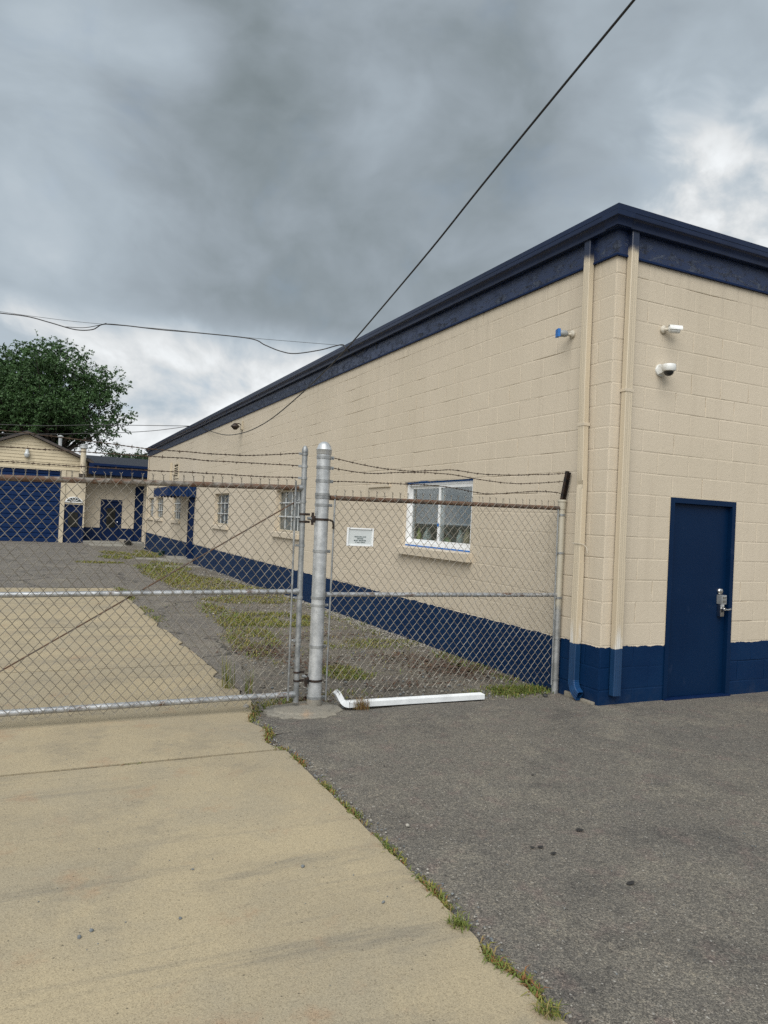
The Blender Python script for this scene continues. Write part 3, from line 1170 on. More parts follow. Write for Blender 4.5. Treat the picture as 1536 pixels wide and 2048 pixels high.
for r_ in range(2):
    for c in range(2):
        b.box((1.541 + c * .028, -.0315, .945 + r_ * .034), (1.563 + c * .028, -.0275, .972 + r_ * .034), bev=.003)
b.build('keypad_button', M['chrome'], lock)
b = MB()
b.lathe((1.566, -.010, .878), [(.020, .01), (.020, -.022), (.014, -.034)], 18, axis='Y')
b.tube([(1.566, -.034, .878), (1.60, -.044, .872), (1.645, -.046, .880)], .0085, 10)
b.build('lever_handle', M['chrome'], lock, smooth=40)
MB().box((1.549, -.012, .842), (1.583, -.0085, .872), bev=.002).build('painted_lever_shadow', M['black'], lock)  # thin black plate standing in for the shade below the lever

# big sliding window
y0, y1 = OP_BIG[0] + .004, OP_BIG[1] - .004
zb, zt = 1.278, 2.168
X0 = .045
b = MB()
fw = .052
b.box((X0, y0, zb), (X0 + .08, y1, zb + fw), bev=.003)
b.box((X0, y0, zt - fw), (X0 + .08, y1, zt), bev=.003)
b.box((X0, y0, zb + fw), (X0 + .08, y0 + fw, zt - fw), bev=.003)
b.box((X0, y1 - fw, zb + fw), (X0 + .08, y1, zt - fw), bev=.003)
ym = 3.17
win = b.build('window', M['white'], bld)
win['label'] = 'new white sliding window with blue masking tape around it'


def sash(y0, y1, z0, z1, x, name='sash', w_=.042):
    b = MB()
    b.box((x, y0, z0), (x + .032, y1, z0 + w_), bev=.002)
    b.box((x, y0, z1 - w_), (x + .032, y1, z1), bev=.002)
    b.box((x, y0, z0 + w_), (x + .032, y0 + w_, z1 - w_), bev=.002)
    b.box((x, y1 - w_, z0 + w_), (x + .032, y1, z1 - w_), bev=.002)
    return b.build(name, M['white'], win)


sash(ym - .03, y1 - fw, zb + fw, zt - fw, X0 + .042)
sash(y0 + fw, ym + .03, zb + fw, zt - fw, X0 + .006)
MB().box((X0 + .054, ym, zb + fw + .04), (X0 + .058, y1 - fw - .04, zt - fw - .04)).build('pane', M['glass'], win)
MB().box((X0 + .020, y0 + fw + .04, zb + fw + .04), (X0 + .024, ym, zt - fw - .04)).build('pane', M['glass'], win)
b = MB()
b.box((X0 - .003, y0 + .01, zb - .012), (X0 + .002, y1 - .01, zb + .012))
b.box((X0 - .035, y0 + .005, zb - .0135), (X0 - .0031, y1 - .005, zb - .0105))
b.box((X0 - .003, y0, zt - .022), (X0 + .001, y1, zt - .002))
b.box((X0 - .040, y0, zt - .0025), (X0 - .0031, y1, zt + .001))
b.build('masking_tape', M['tape'], win)
MB().box((X0 + .003, ym - .012, 1.565), (X0 + .0056, ym + .032, 1.605)).build('masking_tape', M['tape'], win)
b = MB()
z = zt - fw - .01
while z > 1.615:
    for (a, c) in ((y0 + fw, ym - .02), (ym + .02, y1 - fw)):
        b.add([(.132, a, z), (.132, c, z), (.150, c, z - .013), (.150, a, z - .013)], [(0, 1, 2, 3)])
    z -= .0155
b.box((.131, y0 + fw, 1.594), (.152, ym - .02, 1.612))
b.box((.131, ym + .02, 1.594), (.152, y1 - fw, 1.612))
tag(b.build('window_blind', M['blind'], win), kind='stuff')
MB().box((.126, y0 + .01, 1.24), (.2005, y1 - .01, 1.2755)).box((.201, y0 - .1, 1.24), (.55, y1 + 1.0, 1.275)).build('inner_ledge', M['wood'], win)


def sill(y0, y1, out=.085, big=True):
    b = MB()
    b.prism([(.045, 1.272), (-out, 1.252), (-out, 1.156), (.045, 1.1585)], 1, y0 - .06, y1 + .05)
    return b


b = sill(OP_BIG[0], OP_BIG[1])
b.build('window_sill', M['wall'], win)


def jug(name, y, m_, h, w_, label, x=.215, cat='jug'):
    y += (y + 5.165) / 4.72 * x   # stands back from the pane
    b = MB()
    z0 = 1.2755
    b.lathe((0, 0, z0), [(w_ * .46, 0), (w_ * .5, h * .04), (w_ * .5, h * .52), (w_ * .44, h * .66), (w_ * .22, h * .84), (w_ * .16, h * .88), (w_ * .16, h * .92), (w_ * .19, h * .925), (w_ * .19, h)], 18)
    # handle
    b.tube([(w_ * .40, 0, z0 + h * .60), (w_ * .58, 0, z0 + h * .66), (w_ * .56, 0, z0 + h * .80), (w_ * .26, 0, z0 + h * .86)], w_ * .07, 8)
    o = b.build(name, m_, None, smooth=40)
    o.location = (x, y, 0)
    o.rotation_euler = (0, 0, random.uniform(0, 6))
    tag(o, label, cat, 'containers on the window ledge')


jug('plastic_bottle', 3.60, M['jug_yellow'], .25, .075, 'yellow-green bottle behind the left pane of the white window', cat='bottle')
jug('plastic_jug', 3.36, M['jug_white'], .27, .135, 'cloudy white jug behind the left pane of the white window')
jug('plastic_jug', 2.83, M['jug_green'], .155, .13, 'low green jug behind the right pane of the white window')
jug('plastic_jug', 2.53, M['jug_white'], .26, .105, 'pale grey jug behind the right pane beside the tan one')
jug('plastic_jug', 2.37, M['jug_tan'], .28, .10, 'tan jug at the right-hand edge of the white window')
b = MB()
b.tube([(.33, 3.72, 1.64), (.33, 3.08, 1.32)], .022, 10)
tag(b.build('grey_pipe', M['camgrey']), 'slanting grey pipe behind the jugs in the white window', 'pipe')

# barred older windows
for i, (a0, a1, z0, z1) in enumerate(OPS[1:]):
    b = MB()
    XX = .09
    e = .045
    b.box((XX, a0, 1.272), (XX + .05, a1, 1.272 + e))
    b.box((XX, a0, z1 - e), (XX + .05, a1, z1))
    b.box((XX, a0, 1.272 + e), (XX + .05, a0 + e, z1 - e))
    b.box((XX, a1 - e, 1.272 + e), (XX + .05, a1, z1 - e))
    wn = b.build('window', M['trimtan'], bld)
    wn['label'] = ['barred window half hidden behind the gate upright', 'barred window midway along the long wall', 'barred window just past the awning', 'barred window second from the far corner', 'barred window nearest the far corner'][i]
    MB().box((XX + .030, a0 + e, 1.272 + e), (XX + .036, a1 - e, z1 - e)).build('pane', M['dirty'], wn)
    b = sill(a0, a1, .075)
    b.build('window_sill', M['wall'], wn)
    nb = 3
    for q in range(1, nb + 1):
        y = a0 + (a1 - a0) * q / (nb + 1)
        MB().box((XX + .008, y - .016, 1.272 + e), (XX + .026, y + .016, z1 - e)).build('bar', M['bars'], wn)
    for z in (1.60, 1.895):
        MB().box((XX - .010, a0 + e * .6, z - .013), (XX + .007, a1 - e * .6, z + .013)).build('bar', M['bars'], wn)

# side door under the awning
b = MB()
a0, a1, z0, z1 = OP_DOOR2
b.box((.02, a0, -.2), (.16, a0 + .07, z1))
b.box((.02, a1 - .07, -.2), (.16, a1, z1))
b.box((.02, a0 + .07, z1 - .07), (.16, a1 - .07, z1))
d2 = b.build('side_door', M['navy'], bld)
MB().box((.07, a0 + .07, -.05), (.115, a1 - .07, z1 - .07), bev=.004).build('door_leaf', M['navy_door'], d2)
MB().lathe((.07, a0 + .16, .95), [(.03, 0), (.03, -.03), (.018, -.05)], 14, axis='X').build('door_knob', M['chrome'], d2, smooth=40)
# open screen panel standing out from the jamb
MB().box((-.16, 19.42, -.02), (-.004, 19.455, 2.10), bev=.003).build('side_panel', M['navy'], d2)
b = MB()
b.box((-.62, 19.2, -.25), (-.01, 20.9, .045), bev=.015)
b.box((-.95, 19.35, -.25), (-.62, 20.8, -.03), bev=.015)
b.build('door_step', M['concgrey'], d2)

# awning: vertical metal slats with scalloped lower edge
b = MB()
p_, yA, yB = .92, 19.25, 22.4
def slat(b, p0, p1, zt_, zb_):
    p0, p1 = Vector(p0), Vector(p1)
    n = 4
    d_ = (p1 - p0)
    nrm = Vector((d_.y, -d_.x, 0)).normalized()
    vs, fs = [], []
    for i in range(n + 1):
        t = i / n
        o = nrm * (.012 if i in (0, n) else -.004)
        q = p0 + d_ * t + o
        sc_ = -.05 * math.sin(math.pi * t)
        vs += [(q.x, q.y, zt_), (q.x, q.y, zb_ + sc_)]
    for i in range(n):
        fs.append((2 * i, 2 * i + 2, 2 * i + 3, 2 * i + 1))
    b.add(vs, fs)


ns = 8
for i in range(ns):
    slat(b, (-p_ * i / ns, yA, 0), (-p_ * (i + 1) / ns, yA, 0), 2.46 - .07 * (i / ns) ** 2, 2.13)
    slat(b, (-p_ * i / ns, yB, 0), (-p_ * (i + 1) / ns, yB, 0), 2.46 - .07 * (i / ns) ** 2, 2.13)
ns = 26
for i in range(ns):
    slat(b, (-p_, yA + (yB - yA) * i / ns, 0), (-p_, yA + (yB - yA) * (i + 1) / ns, 0), 2.39, 2.13)
for i in range(ns):
    ya_, yb_ = yA + (yB - yA) * i / ns, yA + (yB - yA) * (i + 1) / ns
    for j in range(6):
        x0, x1 = -p_ * j / 6, -p_ * (j + 1) / 6
        za, zc = 2.46 - .07 * (j / 6) ** 2, 2.46 - .07 * ((j + 1) / 6) ** 2
        zz = .015 if i % 2 else 0
        b.add([(x0, ya_, za + zz), (x0, yb_, za + zz), (x1, yb_, zc + zz), (x1, ya_, zc + zz)], [(0, 1, 2, 3)])
b.build('awning', M['awning'], bld)

# louvred vent, conduit
b = MB()
a0, a1, z0, z1 = OP_VENT
b.box((-.03, a0 - .05, z0 - .05), (.03, a0, z1 + .05))
b.box((-.03, a1, z0 - .05), (.03, a1 + .05, z1 + .05))
b.box((-.03, a0, z0 - .05), (.03, a1, z0))
b.box((-.03, a0, z1), (.03, a1, z1 + .05))
vent = b.build('louvre_vent', M['trimtan'], bld)
z = z0 + .04
while z < z1 - .03:
    b = MB()
    b.add([(-.025, a0, z - .03), (-.025, a1, z - .03), (.05, a1, z + .035), (.05, a0, z + .035), (-.025, a0, z - .022), (-.025, a1, z - .022), (.05, a1, z + .043), (.05, a0, z + .043)],
          [(0, 1, 2, 3), (4, 5, 6, 7), (0, 1, 5, 4)])
    b.build('slat', M['trimtan'], vent)
    z += .07
MB().box((.08, a0, z0), (.12, a1, z1)).build('vent_backing', M['dark'], vent)
MB().tube([(-.03, 30.98, -.2), (-.03, 30.98, 4.15)], .022, 8).build('conduit', M['trimtan'], bld, smooth=True)
MB().box((-.09, 24.3, 2.8), (-.005, 24.36, 3.5)).build('bracket', M['trimtan'], bld)

# wall lamp
b = MB()
b.box((-.045, 13.50, 3.80), (-.003, 13.64, 4.03), bev=.006)
lamp = b.build('wall_lamp', M['trimtan'])
tag(lamp, 'small wall lamp with dark shade high on the long wall', 'lamp')
MB().tube([(-.03, 13.57, 3.93), (-.12, 13.55, 3.96), (-.19, 13.54, 3.93)], .012, 8).build('lamp_arm', M['black_iron'], lamp, smooth=True)
MB().lathe((-.20, 13.54, 3.945), [(.025, .015), (.045, 0), (.115, -.07), (.12, -.082), (.11, -.082), (.065, -.13), (.035, -.16)], 18).build('lamp_shade', M['black_iron'], lamp, smooth=35)

# ------------------------------------------------------------------ security cameras
def bullet(name, base, nrm, aim, mats, label, hood=True):
    base, nrm, aim = Vector(base), Vector(nrm), Vector(aim).normalized()
    body_m, br_m, face_m = mats
    side = aim.cross(Vector((0, 0, 1))).normalized()
    up = side.cross(aim).normalized()
    b = MB()
    ax = (nrm.orthogonal().normalized(), nrm.cross(nrm.orthogonal().normalized()), nrm)
    b.lathe(base, [(.038, 0), (.038, .018), (.030, .026), (.018, .034)], 20, axis=ax)
    elb = base + nrm * .045 + Vector((0, 0, -.010))
    b.tube([base + nrm * .02, elb, elb + aim * .022 + up * .008], .015, 10)
    root = b.build(name, br_m, None, smooth=40)
    tag(root, label, 'camera', 'security cameras on the building')
    c0 = elb + aim * .018 + up * .008
    b = MB()
    axb = (side, up, aim)
    b.lathe(c0, [(.018, 0), (.030, .010), (.034, .022), (.034, .100), (.031, .105)], 20, axis=axb)
    body = b.build('camera_body', body_m, root, smooth=40)
    b = MB()
    b.lathe(c0 + aim * .1055, [(.029, 0), (.029, .002), (.02, .0025)], 20, axis=axb)
    b.build('lens', face_m, root, smooth=40)
    if hood:
        b = MB()
        n = 10
        vs = []
        for t_ in (0.005, .125):
            for i in range(n + 1):
                a = math.radians(-10 + 200 * i / n)
                vs.append(c0 + aim * t_ + side * math.cos(a) * .039 + up * (math.sin(a) * .039 + .002))
                vs.append(c0 + aim * t_ + side * math.cos(a) * .042 + up * (math.sin(a) * .042 + .002))
        m2 = 2 * (n + 1)
        fs = []
        for i in range(n):
            fs += [(2 * i, 2 * i + 2, m2 + 2 * i + 2, m2 + 2 * i), (2 * i + 1, 2 * i + 3, m2 + 2 * i + 3, m2 + 2 * i + 1), (2 * i, 2 * i + 1, 2 * i + 3, 2 * i + 2), (m2 + 2 * i, m2 + 2 * i + 1, m2 + 2 * i + 3, m2 + 2 * i + 2)]
        b.add(vs, fs)
        b.build('sun_hood', body_m, root, smooth=40)
    return root, c0, aim, side, up


rt, c0, aim, side, up = bullet('security_camera', (0, .575, 3.545), (-1, 0, 0), (-.80, .30, .0), (M['camgrey'], M['camtan'], M['tape']), 'grey bullet camera wrapped in blue tape beside the first downspout', False)
b = MB()
vs = []
for t_, s_ in ((.084, .037), (.112, .039)):
    for a, c in ((-1, -1), (1, -1), (1, 1), (-1, 1)):
        vs.append(c0 + aim * t_ + side * a * s_ + up * c * s_)
b.add(vs, [(0, 1, 2, 3), (4, 5, 6, 7), (0, 1, 5, 4), (1, 2, 6, 5), (2, 3, 7, 6), (3, 0, 4, 7)])
b.build('tape_wrap', M['tape'], rt)
bullet('security_camera', (.60, 0, 3.56), (0, -1, 0), (.86, -.50, -.06), (M['camwhite'], M['camtan'], M['black']), 'white bullet camera with hood on the front wall above the dome camera')

b = MB()
b.lathe((.585, 0, 3.165), [(.058, 0), (.058, -.014), (.052, -.018)], 28, axis='Y')
b.prism([(-.005, 3.118), (-.13, 3.150), (-.135, 3.204), (-.005, 3.210)], 0, .549, .621)
dome = b.build('dome_camera', M['camwhite'], None, smooth=30)
tag(dome, 'white dome camera on a wall bracket above the blue door', 'camera', 'security cameras on the building')
MB().lathe((.595, -.105, 3.137), [(.060, .070), (.064, .064), (.064, .022), (.058, .008), (.048, .003)], 32).build('dome_housing', M['camwhite'], dome, smooth=40)
MB().lathe((.595, -.105, 3.141), [(.046, 0), (.044, -.016), (.035, -.030), (.020, -.040), (.003, -.044)], 28).build('dome_glass', mat('smoked_dome', (.012, .013, .014), None, rough=.08), dome, smooth=60)

# ================================================================== fence and gate
FY = .57


def fabric(x0, x1, zt_, zb_, y, pitch, seed, wr=.0024, zp=.090, bulge=.010, hang=True):
    """woven chain-link: zig-zag wires, twisted ends on top"""
    b = MB()
    h = pitch / 2
    nw = int((x1 - x0) / h)
    for i in range(nw):
        xi = x0 + i * h
        zt0, zb0 = zt_(xi), zb_(xi)
        nk = int(round((zt0 - zb0) / (zp / 2)))
        if (nk + i) % 2 == 0:
            pass
        pts = []
        for k_ in range(nk + 1):
            z = zb0 + (zt0 - zb0) * k_ / nk
            rgt = (k_ + i) % 2
            x = xi + (h if rgt else 0)
            nx = noise.noise(Vector((x * 2.2 + seed, z * 2.2, 0))) * .011 + noise.noise(Vector((x * 9 + seed, z * 9, 4))) * .0018
            ny = noise.noise(Vector((x * 1.3, z * 1.6 + seed, 2))) * bulge
            s = 1 if rgt else -1
            e = .0016
            pts.append((x + nx - s * .0018, y + ny - e, z - .004))
            pts.append((x + nx + s * .0006, y + ny, z))
            pts.append((x + nx - s * .0018, y + ny + e, z + .004))
        # twisted barb on top
        top_r = (nk + i) % 2
        if top_r:
            x, yy_, z = pts[-2]
            jx = random.uniform(-.005, .005)
            pts = pts[:-1] + [(x + .002, yy_, z + .012), (x - .002 + jx * .4, yy_, z + .024), (x + .003 + jx, yy_, z + .033), (x - .012 + jx, yy_ - .003, z + .050)]
        else:
            x, yy_, z = pts[-2]
            pts = pts[:-1] + [(x - .002, yy_ + .003, z + .012), (x + .002, yy_ + .003, z + .024), (x - .003, yy_ + .002, z + .033), (x + .011 + random.uniform(-.004, .004), yy_, z + .049)]
        b.tube(pts, wr, 4, cap=False)
    return b


def barbed(pts, y0=FY, barb=.115, r_=.0023):
    P = catmull([(x, y0, z) for x, z in pts], 10)
    # resample
    L = [0]
    for a, c in zip(P, P[1:]):
        L.append(L[-1] + (c - a).length)

    def at(s):
        for i in range(len(L) - 1):
            if s <= L[i + 1]:
                t = (s - L[i]) / max(1e-9, L[i + 1] - L[i])
                return P[i].lerp(P[i + 1], t)
        return P[-1].copy()
    b = MB()
    n = int(L[-1] / .011)
    for ph in (0, math.pi):
        q = []
        for i in range(n + 1):
            s = L[-1] * i / n
            p = at(s)
            a = s * 95 + ph
            p = p + Vector((0, math.cos(a) * .0026, math.sin(a) * .0026 + .004 * noise.noise(Vector((s * 6, 0, 3)))))
            q.append(p)
        b.tube(q, r_, 5, cap=False)
    s = .05
    while s < L[-1]:
        p = at(s)
        d_ = (at(min(s + .01, L[-1])) - at(max(0, s - .01))).normalized()
        b.tube([p - d_ * .009, p + d_ * .009], .0052, 6)
        for q in range(4):
            a = random.uniform(0, 6.28)
            o = Vector((0, math.cos(a), math.sin(a)))
            b.tube([p, p + o * .016 + d_ * random.uniform(-.008, .008)], .0015, 4)
        s += barb * random.uniform(.9, 1.1)
    return b


def band(b, x, z, r_, hgt, y=FY, n=20):
    b.lathe((x, y, z - hgt / 2), [(r_, 0), (r_ + .004, .001), (r_ + .004, hgt - .001), (r_, hgt)], n)


fence = empty('chain_link_fence', (-2.57, FY, 0), 'short chain-link fence panel between the thick post and the block wall', 'fence')
# thick gate post
def gx(z):
    return -2.552 - .020 * z / 2.2


b = MB()
b.tube([(gx(0.0), FY, .0), (gx(.09), FY, .09)], .060, 24)
sleeve = MB()
RP = .0575
b = MB()
b.tube([(gx(.085), FY, .085), (gx(1.2), FY, 1.2), (gx(2.16), FY, 2.16)], RP, 28)
gpost = b.build('gate_post', M['galv_post'], fence, smooth=40)
MB().lathe((gx(0), FY, -.02), [(.064, 0), (.0645, .06), (.062, .11), (.0585, .118)], 24).build('post_collar', M['conc2'], gpost, smooth=40)
b = MB()
b.lathe((gx(2.15), FY, 2.135), [(.061, 0), (.064, .004), (.064, .035), (.067, .038), (.067, .044), (.060, .050), (.054, .074), (.040, .094), (.02, .106), (.004, .109)], 28)
b.build('post_cap', M['galv_post'], gpost, smooth=50)
for z, hh, tail in [(2.11, .028, 1), (2.025, .026, 1), (1.912, .026, 1), (1.80, .024, 0), (1.775, .022, 0), (1.711, .024, 1), (1.325, .026, 1), (.936, .022, 0), (.873, .022, 1), (.53, .024, 1), (.103, .024, 1)]:
    b = MB()
    band(b, gx(z), z, RP + .0005, hh)
    if tail:
        b.box((gx(z) + RP - .004, FY - .012, z - hh / 2), (gx(z) + RP + .030, FY - .006, z + hh / 2))
        b.lathe((gx(z) + RP + .022, FY - .012, z), [(.008, 0), (.008, -.006), (.005, -.010)], 8, axis='Y')
    b.build('band', M['galv'], gpost, smooth=35)
# hinge collars on the post
for z in (1.590, .245):
    b = MB()
    b.lathe((gx(z), FY, z - .010), [(RP + .001, 0), (RP + .006, .002), (RP + .006, .018), (RP + .001, .020)], 24)
    b.box((gx(z) - RP - .035, FY - .014, z - .028), (gx(z) - RP, FY + .010, z + .028), bev=.005)
    b.tube([(gx(z) - RP - .022, FY - .002, z - .05), (gx(z) - RP - .022, FY - .002, z + .055)], .011, 10)
    if z > 1:
        b.tube([(gx(z) + RP + .005, FY - .02, z + .0), (gx(z) + RP + .035, FY - .028, z - .012), (gx(z) + RP + .042, FY - .03, z - .05), (gx(z) + RP + .036, FY - .03, z - .072)], .0085, 8)
    b.build('hinge_strap', M['black_iron'], gpost, smooth=35)
# tension bar beside the post
MB().tube([(-2.455, FY - .012, .07), (-2.458, FY - .012, 1.80)], .008, 6).build('tension_bar', M['galv'], fence, smooth=True)
# terminal post against the wall
TX = -.052
b = MB()
b.tube([(TX + .012, .565, -.05), (TX, .565, 1.84)], .033, 20)
tp = b.build('terminal_post', M['galv_tan'], fence, smooth=40)
MB().lathe((TX, .565, 1.80), [(.037, 0), (.038, .004), (.038, .07), (.044, .075), (.044, .088), (.036, .095)], 20).build('post_cap', M['galv_tan'], tp, smooth=40)
b = MB()
tip = Vector((-.046, .50, 2.165))
bot = Vector((TX, .555, 1.885))
dv = (tip - bot).normalized()
sd = Vector((1, 0, 0))
nn = dv.cross(sd).normalized()
for s_, wd in ((-1, .004), (1, .004)):
    vs = []
    for p in (bot, tip):
        for a, c in ((s_ * .020, -.016), (s_ * .020 + s_ * wd, -.016), (s_ * .020 + s_ * wd, .018), (s_ * .020, .018)):
            vs.append(p + sd * a + nn * c)
    b.add(vs, [(0, 1, 2, 3), (4, 5, 6, 7), (0, 1, 5, 4), (1, 2, 6, 5), (2, 3, 7, 6), (3, 0, 4, 7)])
vs = []
for p in (bot, tip + dv * .01):
    for a, c in ((-.024, .013), (.024, .013), (.024, .018), (-.024, .018)):
        vs.append(p + sd * a + nn * c)
b.add(vs, [(0, 1, 2, 3), (4, 5, 6, 7), (0, 1, 5, 4), (1, 2, 6, 5), (2, 3, 7, 6), (3, 0, 4, 7)])
b.build('barb_arm', M['black_iron'], tp)
for z in (1.745, 1.37, .93, .53, .13):
    b = MB()
    xx = TX + .012 * (1 - z / 1.84)
    band(b, xx, z, .0335, .02, .565)
    b.box((xx - .062, .548, z - .010), (xx - .028, .554, z + .010))
    b.lathe((xx - .056, .548, z), [(.007, 0), (.007, -.008), (.004, -.011)], 8, axis='Y')
    b.build('band', M['galv'], tp, smooth=35)
MB().tube([(TX - .048, .545, .08), (TX - .060, .545, 1.80)], .007, 6).build('tension_bar', M['galv'], fence, smooth=True)
# rails
b = MB().tube([(-2.50, FY, 1.776), (-1.3, FY, 1.795), (TX - .03, .567, 1.81)], .0205, 14)
b.build('top_rail', M['rail_dark'], fence, smooth=40)
MB().tube([(-2.49, FY, .961), (TX - .02, .567, .957)], .0205, 14).build('mid_rail', M['galv_bright'], fence, smooth=40)
fb = fabric(-2.452, -.125, lambda x: 1.80 + .014 * (x + 2.45), lambda x: .075 + .02 * (x + 2.45) / 2.3, FY - .027, .075, 3.0, bulge=.014)
tag(fb.build('chain_link_fabric', M['wire'], fence, smooth=60), kind='stuff')
BR = [[(-2.487, 2.115), (-2.334, 2.09), (-2.048, 2.06), (-1.753, 2.056), (-1.5, 2.079), (-1.317, 2.097), (-1.019, 2.082), (-0.739, 2.092), (-0.45, 2.113), (-0.151, 2.144), (-.03, 2.158)],
      [(-2.487, 2.026), (-2.375, 2.015), (-2.141, 2.007), (-1.949, 2.025), (-1.703, 2.048), (-1.342, 2.055), (-1.071, 2.032), (-0.735, 2.017), (-0.446, 2.031), (-0.06, 2.075)],
      [(-2.487, 1.914), (-2.231, 1.927), (-1.846, 1.935), (-1.595, 1.942), (-1.335, 1.936), (-1.065, 1.907), (-0.871, 1.904), (-0.529, 1.944), (-0.262, 1.965), (-0.075, 1.957)]]
for i, q in enumerate(BR):
    if i == 0:
        q[0] = (-2.487, 2.112)
    barbed(q, FY - .012).build('barbed_wire', M['barb'], fence, smooth=True)

# ---- gate
gate = empty('chain_link_gate', (-2.74, FY, 0), 'wide chain-link gate with rusty top rail hung on the thick post', 'gate')
GL = -5.36


def gux(z):
    return -2.715 - .026 * (z - .1) / 2.1


b = MB().tube([(gux(.07), FY, .07), (gux(1.2), FY, 1.2), (gux(2.15), FY, 2.15)], .0225, 16)
gu = b.build('gate_upright', M['galv'], gate, smooth=40)
MB().lathe((gux(2.15), FY, 2.14), [(.026, 0), (.026, .022), (.022, .034), (.012, .050), (.003, .056)], 16).build('post_cap', M['galv'], gu, smooth=50)
for z in (2.125, 2.022, 1.924):
    b = MB()
    band(b, gux(z), z, .0228, .022, FY, 16)
    b.box((gux(z) - .055, FY - .008, z - .010), (gux(z) - .02, FY - .002, z + .010), bev=.002)
    b.build('band', M['galv'], gu, smooth=35)
for z in (1.731, 1.367, .936, .584):
    b = MB()
    band(b, gux(z), z, .0228, .022, FY, 16)
    b.box((gux(z) - .060, FY - .012, z - .009), (gux(z) - .018, FY - .006, z + .009))
    b.lathe((gux(z) - .054, FY - .012, z), [(.007, 0), (.007, -.008), (.004, -.011)], 8, axis='Y')
    b.build('band', M['galv'], gu, smooth=35)
for z in (1.627, 1.565, .318, .248):
    b = MB()
    b.lathe((gux(z), FY, z - .008), [(.0232, 0), (.029, .002), (.029, .014), (.0232, .016)], 16)
    b.box((gux(z) + .02, FY - .010, z - .010), (gux(z) + .062, FY + .010, z + .010), bev=.003)
    b.build('hinge_collar', M['black_iron'], gu, smooth=35)
for z in (1.596, .283):
    MB().tube([(gux(z) + .045, FY, z), (gx(z) - RP - .02, FY, z - .005)], .014, 12).build('hinge_pin', M['galv'], gu, smooth=40)
MB().tube([(GL, FY, .06), (GL, FY, 1.80)], .0225, 14).build('gate_upright', M['galv'], gate, smooth=40)
MB().tube([(GL, FY, 1.765), (-4.1, FY, 1.803), (gux(1.84) - .01, FY, 1.843)], .0215, 16).build('top_rail', M['rail_rust'], gate, smooth=40)
MB().tube([(GL, FY, .953), (gux(.98) - .01, FY, .986)], .0205, 16).build('mid_rail', M['galv_bright'], gate, smooth=40)
MB().tube([(GL, FY, .128), (gux(.13) - .01, FY, .136)], .0235, 16).build('bottom_rail', M['galv_bright'], gate, smooth=40)
for z in (.136, .986, 1.843):
    b = MB()
    b.lathe((gux(z) - .045, FY, z), [(.026, -.0), (.027, .01), (.027, .03), (.024, .032)], 14, axis='X')
    b.build('rail_end_cup', M['galv'], gate, smooth=40)
MB().tube([(-2.80, FY + .022, 1.722), (-5.31, FY + .022, .165)],   .0055, 8).build('truss_rod', M['rail_dark'], gate, smooth=True)
MB().tube([(-2.790, FY - .018, .09), (-2.812, FY - .018, 1.90)], .008, 6).build('tension_bar', M['galv'], gate, smooth=True)
fb = fabric(GL + .03, -2.80, lambda x: 1.862 + .030 * (x + 2.8), lambda x: .085, FY - .030, .075, 9.0, bulge=.012)
tag(fb.build('chain_link_fabric', M['wire'], gate, smooth=60), kind='stuff')
BLs = [[(-2.792, 2.127), (-2.941, 2.107), (-3.212, 2.075), (-3.395, 2.066), (-3.637, 2.063), (-3.833, 2.062), (-4.023, 2.063), (-4.299, 2.078), (-4.663, 2.096), (-5.36, 2.12)],
       [(-2.792, 2.024), (-3.117, 2.018), (-3.506, 2.009), (-3.755, 2.011), (-3.962, 2.006), (-4.628, 1.998), (-4.894, 1.993), (-5.36, 1.985)],
       [(-2.792, 1.926), (-3.111, 1.913), (-3.529, 1.909), (-3.979, 1.898), (-4.521, 1.892), (-4.774, 1.892), (-5.36, 1.886)]]
for q in BLs:
    barbed(q, FY - .005).build('barbed_wire', M['barb'], gate, smooth=True)

# sign wired to the fence
sx0, sx1, sz0, sz1 = -2.345, -2.10, 1.378, 1.533
b = MB()
yS = FY - .038
fwid = .012
for a in ((sx0, sx1, sz0, sz0 + fwid), (sx0, sx1, sz1 - fwid, sz1), (sx0, sx0 + fwid, sz0 + fwid, sz1 - fwid), (sx1 - fwid, sx1, sz0 + fwid, sz1 - fwid)):
    b.box((a[0], yS - .010, a[2]), (a[1], yS + .004, a[3]), bev=.0015)
sign = b.build('notice_sign', M['white'])
tag(sign, 'small white framed notice wired to the fence left of the window', 'sign')
MB().box((sx0 + fwid, yS - .002, sz0 + fwid), (sx1 - fwid, yS + .002, sz1 - fwid)).build('sign_face', M['signface'], sign)


def text(s, x, z, size, y, parent, m_):
    cu_ = bpy.data.curves.new('lettering', 'FONT')
    cu_.body = s
    cu_.size = size
    cu_.align_x = 'CENTER'
    cu_.extrude = .0003
    cu_.offset = size * .018
    tmp = bpy.data.objects.new('tmp', cu_)
    col.objects.link(tmp)
    me = bpy.data.meshes.new_from_object(tmp.evaluated_get(bpy.context.evaluated_depsgraph_get()))
    bpy.data.objects.remove(tmp)
    me.materials.clear()
    me.materials.append(m_)
    o = link('lettering', me, parent)
    o.rotation_euler = (math.pi / 2, 0, 0)
    o.location = (x, y, z)
    return o


cxs = (sx0 + sx1) / 2
for s, z, sz in (('VENDORS AND', 1.452, .0158), ('VISITORS', 1.4365, .0150), ('MUST REGISTER', 1.420, .0160), ('AT MAIN OFFICE', 1.4055, .0125)):
    text(s, cxs, z, sz, yS - .0028, sign, M['signtext'])
for x, z in ((sx0 + .02, sz0 + .006), (sx1 - .02, sz0 + .006), (sx0 + .02, sz1 - .006), (sx1 - .02, sz1 - .006)):
    MB().lathe((x, yS - .010, z), [(.004, 0), (.004, -.002), (.001, -.003)], 8, axis='Y').build('sign_bolt', M['black_iron'], sign)

